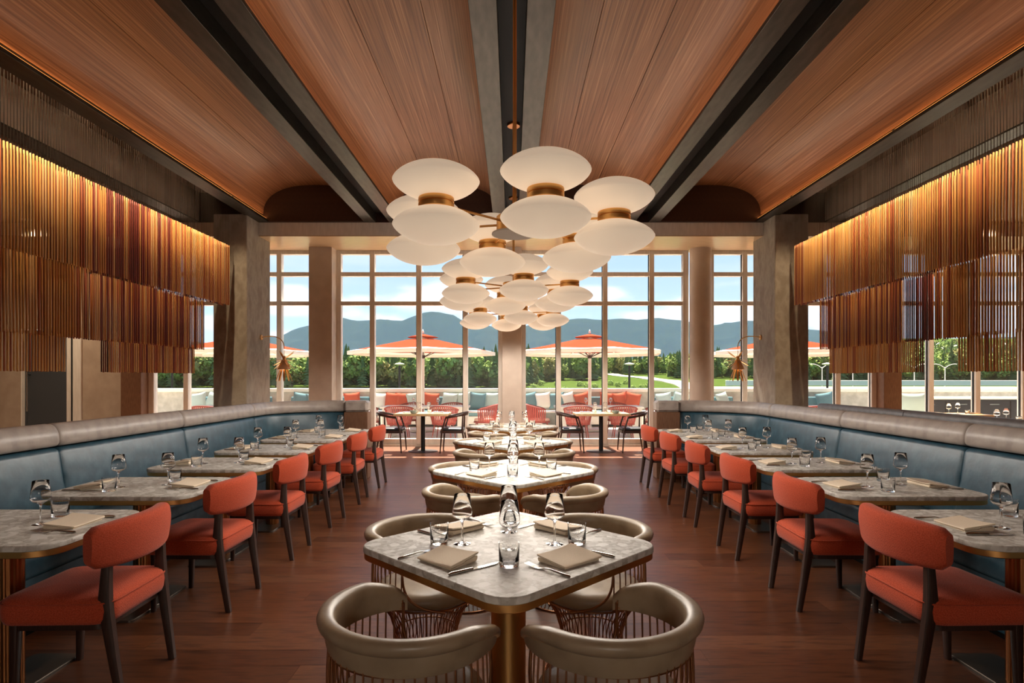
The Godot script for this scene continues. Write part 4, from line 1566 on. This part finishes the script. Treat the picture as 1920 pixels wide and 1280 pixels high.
func build_terrace() -> void:
	struct_box("terrace_floor", -16, 18, 12.55, 18.9, -0.35, -0.02, M["patio_stone"])
	var pp := struct_node("wall_parapet", "long pale concrete parapet at the edge of the terrace")
	pp.position = P(1, 18.4, 0)
	struct_box("wall", -16, 18, 18.3, 18.6, -0.02, 1.0, M["parapet_stone"], pp)
	for k in 14:
		struct_box("coping", -16 + 34.0 / 14 * k, -16 + 34.0 / 14 * (k + 1) - 0.006, 18.24, 18.66, 1.0, 1.105, M["cap_white"], pp, 0.008)
	umbrella(-2.43, 16.0, "orange parasol with white border behind the window by the door-side banquette")
	umbrella(2.12, 16.0, "orange parasol with white border behind the window by the bar-side banquette")
	umbrella(-7.5, 16.2, "orange parasol partly hidden by the concrete column near the door")
	umbrella(7.45, 16.2, "orange parasol partly hidden by the concrete column near the bar")
	# sofas along the parapet
	var sx := [-8.6, -5.6, -2.9, -0.3, 2.6, 5.6, 8.8]
	for i in 7:
		sofa(sx[i], 17.75, 2.4, 180.0, "teal outdoor sofa against the parapet, %s from the door side" % ["first", "second", "third", "fourth", "fifth", "sixth", "seventh"][i])
	# pillows
	var tones := ["cushion_mint", "cushion_orange", "cushion_teal", "cushion_mint", "cushion_orange", "cushion_white", "cushion_teal"]
	var words := {"cushion_mint": "pale mint", "cushion_orange": "orange", "cushion_teal": "teal", "cushion_white": "white", "cushion_rose": "rose"}
	var px := [-9.5, -9.05, -8.0, -7.7, -6.4, -6.0, -5.4, -4.85, -4.05, -3.62, -3.3, -2.95, -2.45, -1.9, -1.45, -1.05, -0.6, -0.15, 0.55, 0.95, 1.35, 1.7, 2.15, 2.9, 3.3, 3.65, 4.6, 5.1, 5.9, 6.4, 7.8, 8.3, 9.5]
	for i in px.size():
		var tn: String = tones[(i * 3 + i / 4) % 7]
		var o := single("pillow", pillow_mesh(), M[tn], "%s scatter pillow on the terrace sofas, number %d from the door side" % [words[tn], i + 1], "pillow", P(px[i], 17.83 + rng.randf_range(-0.06, 0.0), 0.75), 0, "scatter pillows on the terrace sofas")
		o.rotation_degrees = Vector3(-16 + rng.randf_range(-6, 6), rng.randf_range(-28, 28), rng.randf_range(-14, 14))
		o.set_meta("label", "%s scatter pillow on the terrace sofas, %s from the door side" % [words[tn], ordinal(i)])
	# low white tables
	for i in 5:
		var x: float = [-5.9, -4.2, -1.3, 0.9, 4.2][i]
		var t := thing("low_table", "low white slatted table before the terrace sofas, %s from the door side" % ordinal(i), "table", P(x, 16.55, 0), 0, "low tables on the terrace")
		for k in 6:
			part("slat", box_mesh(Vector3(1.1, 0.03, 0.092), 0.004), M["white_paint"], t, Vector3(0, 0.485, -0.25 + 0.1 * k))
		for a in [-1, 1]:
			for b in [-1, 1]:
				part("leg", box_mesh(Vector3(0.05, 0.47, 0.05), 0.004), M["white_paint"], t, Vector3(a * 0.48, 0.235, b * 0.22))
	# long grey tables with woven chairs
	var chair: Node3D
	var n := 0
	for i in 4:
		var x: float = [-6.6, -2.1, 2.1, 6.6][i]
		var t := thing("terrace_table", "long grey terrace table, %s from the door side" % ordinal(i), "table", P(x, 14.4, 0), 0, "grey tables on the terrace")
		part("table_top", box_mesh(Vector3(2.1, 0.05, 0.85), 0.006), M["pale_grey"], t, Vector3(0, 0.725, 0))
		for s in [-1, 1]:
			part("leg_panel", box_mesh(Vector3(0.22, 0.7, 0.75), 0.006), M["pale_grey"], t, Vector3(s * 0.9, 0.35, 0))
		for q in [[-0.55, -0.62, 0.0], [0.5, -0.62, 0.0], [-0.5, 0.66, 180.0], [0.55, 0.66, 180.0], [-1.42, 0.05, -90.0], [1.42, 0.0, 90.0]]:
			if (i == 0 and q[0] < -1) or (i == 3 and q[0] > 1):
				continue
			var side: String = "window side" if q[1] < -0.3 else ("parapet side" if q[1] > 0.3 else "end")
			var half: String = "near the door side" if q[0] < 0 else "near the bar side"
			var p := P(x + q[0], 14.4 + q[1], 0)
			var lab := "red woven terrace chair at the %s grey table, %s, %s" % [ordinal(i), side, half]
			if chair == null:
				chair = thing_rename(make_patio_chair(), lab, p, q[2], "red woven chairs on the terrace")
			else:
				copy(chair, p, q[2] + rng.randf_range(-8, 8), lab)
		for k in 2:
			glass_at(P(x - 0.3 + 0.6 * k, 14.3, 0.7502), "on the %s grey terrace table, %s" % [ordinal(i), ["door end", "bar end"][k]])
			single("side_plate", plate_mesh(), M["cap_white"], "pale plate on the %s grey terrace table, %s" % [ordinal(i), ["door end", "bar end"][k]], "plate", P(x - 0.55 + 1.1 * k, 14.25, 0.7502), 0, "plates on the terrace tables")
	# bar at the end of the terrace
	var bar := thing("outdoor_bar", "dark outdoor bar cabinet with pale top and steel pulls", "bar", P(12.1, 15.6, 0))
	part("body", box_mesh(Vector3(3.4, 0.88, 0.7), 0.006), M["black_metal"], bar, Vector3(0, 0.44, 0))
	part("counter", box_mesh(Vector3(3.5, 0.05, 0.8), 0.006), M["cap_white"], bar, Vector3(0, 0.905, 0))
	for k in 4:
		var dr := part("door", box_mesh(Vector3(0.8, 0.78, 0.02), 0.003), M["black_metal"], bar, Vector3(-1.26 + 0.84 * k, 0.45, 0.355))
		part("handle", box_mesh(Vector3(0.25, 0.025, 0.03), 0.004), M["steel"], dr, Vector3(0, 0.3, 0.02))
	var o := single("pillow", pillow_mesh(), M["cushion_mint"], "large pale mint pillow standing before the outdoor bar", "pillow", P(9.35, 13.7, 0.78), -20, "scatter pillows on the terrace sofas")
	o.scale = Vector3(1.25, 1.25, 1.25)
	var bench := thing("terrace_bench", "pale terrace bench holding one large mint pillow", "bench", P(9.35, 13.75, 0))
	part("seat", box_mesh(Vector3(1.3, 0.08, 0.6), 0.01), M["cushion_white"], bench, Vector3(0, 0.46, 0))
	part("plinth", box_mesh(Vector3(1.2, 0.42, 0.5), 0.006), M["pale_grey"], bench, Vector3(0, 0.21, 0))
	# lamp posts beyond the parapet
	var n2 := 0
	for q in [[-4.6, 24.0, "behind the parasol by the door side"], [4.8, 24.0, "behind the parasol by the bar side"], [-13.9, 24.0, "seen past the concrete column near the door"], [12.9, 24.0, "seen below the bar-side rod screen"]]:
		var t := thing("lamp_post", "slender black lamp post with flat pale head, " + q[2], "lamp post", P(q[0], q[1], -5.0), 0, "lamp posts beyond the parapet")
		part("post", tube_mesh([Vector3(0, 0, 0), Vector3(0, 6.95, 0)], 0.045, 10), M["black_metal"], t)
		part("head", lathe_mesh([[0.0, 6.95], [0.06, 6.95], [0.2, 6.99], [0.2, 7.01], [0.06, 7.05], [0.0, 7.06]], 20), M["white_paint"], t)
		n2 += 1

func ordinal(i: int) -> String:
	var w := ["first", "second", "third", "fourth", "fifth", "sixth", "seventh", "eighth", "ninth", "tenth", "eleventh", "twelfth", "thirteenth", "fourteenth", "fifteenth", "sixteenth", "seventeenth", "eighteenth", "nineteenth"]
	if i < 19:
		return w[i]
	if i == 19:
		return "twentieth"
	if i < 29:
		return "twenty-" + w[i - 20]
	if i == 29:
		return "thirtieth"
	return "thirty-" + w[i - 30]

# ---------------------------------------------------------------- the country beyond
var hill_noise := FastNoiseLite.new()

func ground_at(x: float, d: float) -> float:
	var t := x / d
	var h := -5.0
	h += clampf((d - 60.0) / 140.0, 0, 1) * 2.2
	h += maxf(0.0, d - 190.0) * 0.028
	h += maxf(0.0, d - 330.0) * 0.06 * smoothstep(0.38, 0.62, t)
	h += hill_noise.get_noise_2d(x * 0.35, d * 0.35) * 1.2 * clampf((d - 40.0) / 60.0, 0, 1)
	return h

func conifer(sd: int) -> MB:
	var r := RandomNumberGenerator.new()
	r.seed = sd
	var b := MB.new()
	for i in 13:
		var y := 1.2 + i * 0.68
		var rad := 1.95 * pow(1.0 - i / 13.6, 0.85) + 0.12
		var k := 7
		var off := r.randf() * TAU
		for j in k:
			var a := off + TAU * j / k + r.randf_range(-0.2, 0.2)
			var rr := rad * r.randf_range(0.75, 1.15)
			var tip := Vector3(cos(a) * rr, y - 0.45 - r.randf() * 0.3, sin(a) * rr)
			var top := Vector3(0, y + 0.95, 0)
			var w := Vector3(-sin(a), 0, cos(a)) * rr * 0.48
			var mid := tip * 0.62 + Vector3(0, y * 0.38 + 0.1, 0)
			b.tri(top, mid + w, tip, -1)
			b.tri(top, tip, mid - w, -1)
	return b

func broadleaf(sd: int) -> MB:
	var r := RandomNumberGenerator.new()
	r.seed = sd
	var b := MB.new()
	for i in 260:
		var dir := Vector3(r.randfn(), r.randfn(), r.randfn()).normalized()
		var rad := r.randf_range(0.72, 1.05)
		var p := Vector3(dir.x * 2.3, 4.6 + dir.y * 2.7, dir.z * 2.3) * 1.0
		p = Vector3(0, 4.6, 0) + (p - Vector3(0, 4.6, 0)) * rad
		p += Vector3(sin(p.y * 2.1 + sd) * 0.35, 0, cos(p.y * 1.7 + sd) * 0.35)
		var u := Vector3(r.randfn(), r.randfn(), r.randfn()).normalized() * r.randf_range(0.28, 0.5)
		var w := dir.cross(u).normalized() * r.randf_range(0.28, 0.5)
		var n := u
		b.tri(p + n, p + w, p - n, -1)
		b.tri(p - n, p - w, p + n, -1)
	return b

func trunk_mesh(h: float) -> ArrayMesh:
	return tube_mesh([Vector3(0, -0.5, 0), Vector3(0, h, 0)], [0.22, 0.1], 6, false)

func build_landscape() -> void:
	hill_noise.seed = 5
	hill_noise.frequency = 0.02
	# rolling ground
	var b := MB.new()
	var rows := []
	var dd := [19.5, 24.0, 32.0, 45.0, 60.0, 80.0, 105.0, 135.0, 170.0, 200.0, 230.0, 270.0, 320.0, 380.0, 450.0, 540.0, 660.0, 820.0, 1050.0, 1400.0, 1900.0, 2700.0, 4200.0]
	for d in dd:
		var r := PackedVector3Array()
		for j in 41:
			var t := -1.6 + 3.2 * j / 40
			r.append(P(t * d, d, ground_at(t * d, minf(d, 1400.0))))
		rows.append(r)
	b.loft(rows, false, false, false, 179.0)
	struct_mesh("ground_meadow", b.mesh(false), M["meadow"], Vector3.ZERO, "green meadow rising to the forest")
	# mountain range
	var prof := [[-1.5, 95.0], [-1.1, 110.0], [-0.8, 100.0], [-0.62, 72.0], [-0.5, 62.0], [-0.4, 76.0], [-0.364, 90.0], [-0.342, 96.0], [-0.295, 110.0], [-0.268, 105.0], [-0.243, 106.0], [-0.22, 108.0], [-0.19, 104.0], [-0.168, 112.0], [-0.149, 119.0], [-0.13, 121.0], [-0.115, 117.0], [-0.105, 116.0], [-0.084, 105.0], [-0.04, 96.0], [0.0, 92.0], [0.05, 98.0], [0.09, 105.0], [0.116, 109.0], [0.156, 105.0], [0.185, 109.0], [0.213, 107.0], [0.232, 109.5], [0.29, 105.0], [0.34, 95.0], [0.366, 100.0], [0.394, 105.0], [0.48, 92.0], [0.6, 76.0], [0.72, 66.0], [0.85, 74.0], [1.1, 90.0], [1.5, 80.0]]
	var rid := FastNoiseLite.new()
	rid.seed = 12
	rid.frequency = 1.0
	rid.fractal_octaves = 5
	rid.fractal_type = FastNoiseLite.FRACTAL_RIDGED
	b = MB.new()
	rows = []
	for i in 34:
		var v := i / 33.0
		var d := 3600.0 + 2400.0 * v
		var r := PackedVector3Array()
		for j in 241:
			var t := -1.5 + 3.0 * j / 240
			var k := 0
			while k < prof.size() - 2 and prof[k + 1][0] < t:
				k += 1
			var f := clampf((t - prof[k][0]) / (prof[k + 1][0] - prof[k][0]), 0, 1)
			var px: float = lerpf(prof[k][1], prof[k + 1][1], smoothstep(0, 1, f) * 0.5 + f * 0.5)
			var ridge := 1.44 + px / 1100.0 * 5900.0
			var shape := smoothstep(0.0, 1.0, minf(1.0, v / 0.96))
			var h := lerpf(20.0, ridge, shape)
			h += rid.get_noise_2d(t * 9.0, v * 1.6 + 3.0) * 55.0 * sin(PI * minf(v / 0.96, 1.0))
			if v > 0.97:
				h = ridge - (v - 0.97) * 6000.0
			r.append(P(t * d, d, h))
		rows.append(r)
	b.loft(rows, false, false, false, 179.0)
	struct_mesh("mountain_range", b.mesh(false), M["mountain_slope"], Vector3.ZERO, "blue forested mountain range")
	# the air of the valley before the mountains
	var air := FogVolume.new()
	air.name = "valley_haze"
	air.shape = RenderingServer.FOG_VOLUME_SHAPE_BOX
	air.size = Vector3(12000, 420, 1500)
	var fm := FogMaterial.new()
	fm.resource_name = "valley_air"
	fm.albedo = Color(0.6, 0.79, 1.0)
	fm.density = 0.00011
	air.material = fm
	add_child(air)
	air.position = P(0, 2800, 160)
	tag(air, "thin blue haze over the valley before the mountains", "haze", "", "stuff")
	# trees: the nearest singly, the mass behind as one
	var kinds := []
	for k in 3:
		kinds.append([conifer(100 + k).mesh(false), "pine_foliage", trunk_mesh(2.0), "tall dark green conifer in the forest edge beyond the parapet", "conifer_tree"])
	for k in 3:
		kinds.append([broadleaf(200 + k).mesh(false), ["leaf_foliage", "leaf_foliage", "dry_foliage"][k], trunk_mesh(3.2), ["bright green broadleaf tree in the forest edge beyond the parapet", "bright green broadleaf tree in the forest edge beyond the parapet", "yellowish green broadleaf tree in the forest edge beyond the parapet"][k], "broadleaf_tree"])
	var all := []
	for i in 5200:
		var t := rng.randf_range(-0.9, 0.95)
		var front := 205.0
		if t > 0.01:
			front = lerpf(225.0, 300.0, smoothstep(0.0, 0.08, t))
		if t > 0.16:
			front = 430.0
		if t > 0.27:
			front = 330.0
		if t > 0.45:
			front = 250.0
		var d := front + pow(rng.randf(), 1.6) * 520.0
		if t > 0.13 and t < 0.30 and d < 440.0 and absf(t - road_t(d)) < 0.02:
			continue
		var kind := rng.randi() % 6
		var s := rng.randf_range(0.85, 1.35) * (1.08 if kind < 3 else 1.25)
		if t > 0.01:
			s *= 1.12
		all.append([d, t, kind, s])
	all.sort_custom(func(p, q): return p[0] < q[0])
	var seen_n := 0
	var stands := []
	var mass := []
	for k in 6:
		mass.append([])
	for a in all:
		var x: float = a[1] * a[0]
		var at := P(x, a[0], ground_at(x, a[0]) - 0.2)
		var k: int = a[2]
		var free := seen_n < 180 and absf(a[1]) < 0.62
		if free:
			for q in stands:
				if absf(q.x - at.x) < 10.0 and absf(q.z - at.z) < 10.0:
					free = false
					break
		if free:
			stands.append(at)
			var t := thing(kinds[k][4], kinds[k][3], "tree", at, rng.randf() * 360, "trees of the forest edge")
			part("foliage", kinds[k][0], M[kinds[k][1]], t).set_meta("kind", "stuff")
			part("trunk", kinds[k][2], M["bark"], t)
			t.scale = Vector3.ONE * a[3]
			seen_n += 1
		else:
			mass[k].append(Transform3D(Basis(Vector3.UP, rng.randf() * TAU).scaled(Vector3(1, rng.randf_range(0.9, 1.15), 1) * a[3]), at))
	for k in 6:
		var mm := MultiMesh.new()
		mm.transform_format = MultiMesh.TRANSFORM_3D
		mm.use_colors = true
		mm.mesh = kinds[k][0]
		mm.instance_count = mass[k].size()
		for i in mass[k].size():
			mm.set_instance_transform(i, mass[k][i])
			var q := rng.randf_range(0.72, 1.2)
			mm.set_instance_color(i, Color(q * rng.randf_range(0.9, 1.1), q, q * rng.randf_range(0.85, 1.1)))
		var o := MultiMeshInstance3D.new()
		o.name = numbered("forest")
		o.multimesh = mm
		o.material_override = M[kinds[k][1]]
		add_child(o, true)
		tag(o, ["dark conifers massed on the forested slope", "dark conifers deeper in the forested slope", "slender conifers across the forested slope", "broadleaf trees massed on the forested slope", "broadleaf trees deeper in the forested slope", "yellowish trees scattered in the forested slope"][k], "forest", "", "stuff")
	# shrubs on the meadow
	for i in 16:
		var t := 0.03 + 0.21 * (i + 0.5) / 16
		var d := rng.randf_range(170.0, 240.0)
		var x := t * d
		var s := single("meadow_shrub", kinds[3 + i % 2][0], M["leaf_foliage"], "low round shrub on the green meadow, %s counted from the middle column" % ordinal(i), "shrub", P(x, d, ground_at(x, d) - 0.9), rng.randf() * 360, "shrubs on the meadow")
		s.scale = Vector3(0.62, 0.42, 0.62) * rng.randf_range(0.7, 1.1)
	# road running down the meadow
	b = MB.new()
	rows = []
	for i in 40:
		var d := 130.0 + 340.0 * i / 39
		var x := road_t(d) * d
		var w := 4.5
		var y := ground_at(x, d) + 0.35
		rows.append(PackedVector3Array([P(x - w, d, y), P(x + w, d, y), P(x + w, d, y - 0.6), P(x - w, d, y - 0.6)]))
	b.loft(rows, true, true, true, 179.0)
	struct_mesh("road", b.mesh(), M["asphalt_pale"], Vector3.ZERO, "pale road running down the meadow")
	# overpass on the bar side with its lamps
	var ov := thing("overpass", "white concrete overpass rail beyond the terrace on the bar side", "overpass", P(52.0, 80.0, -4.0))
	part("deck", box_mesh(Vector3(46, 1.0, 9), 0.05), M["parapet_stone"], ov, Vector3(0, 3.6, -4))
	part("rail", box_mesh(Vector3(46, 0.75, 0.35), 0.03), M["white_paint"], ov, Vector3(0, 4.72, 0.4))
	for k in 5:
		part("pier", box_mesh(Vector3(1.0, 6.0, 3.0), 0.05), M["parapet_stone"], ov, Vector3(-18 + 9 * k, 0.2, -4))
	for i in 7:
		var t := thing("street_light", "twin-armed street light on the overpass, %s from the concrete column" % ordinal(i), "street light", P(40.0 + 4.4 * i, 84.0, 0.1), 0, "street lights on the overpass")
		part("post", tube_mesh([Vector3(0, 0, 0), Vector3(0, 2.9, 0)], 0.06, 6), M["pale_grey"], t)
		for s in [-1, 1]:
			part("arm", tube_mesh(bez(Vector3(0, 2.7, 0), Vector3(s * 0.4, 3.1, 0), Vector3(s * 1.0, 3.4, 0), Vector3(s * 1.7, 3.3, 0), 6), 0.05, 5), M["pale_grey"], t)
	# houses on the far hillside
	for i in 16:
		var px := 1690.0 + 14.0 * i + rng.randf_range(-5, 5)
		var d := 520.0 + 60.0 * (i % 3)
		var x := (px - 960.0) / 1100.0 * d
		var t := thing("hillside_house", "small white house on the far hillside, %s counted from the brown column" % ordinal(i), "house", P(x, d, ground_at(x, d) + 7.0), rng.randf_range(-30, 30), "white houses on the far hillside")
		part("wall", box_mesh(Vector3(5, 3.4, 4)), M["white_paint"], t, Vector3(0, 0.5, 0))
		var rf := MB.new()
		rf.loft([PackedVector3Array([Vector3(-2.8, 2.1, 2.3), Vector3(0, 4.2, 2.3), Vector3(2.8, 2.1, 2.3)]), PackedVector3Array([Vector3(-2.8, 2.1, -2.3), Vector3(0, 4.2, -2.3), Vector3(2.8, 2.1, -2.3)])])
		part("roof", rf.mesh(), M["pale_grey"], t)
		part("footing", box_mesh(Vector3(5, 9, 4)), M["meadow"], t, Vector3(0, -5.6, 0))

func road_t(d: float) -> float:
	return lerpf(0.33, 0.165, smoothstep(130.0, 470.0, d))
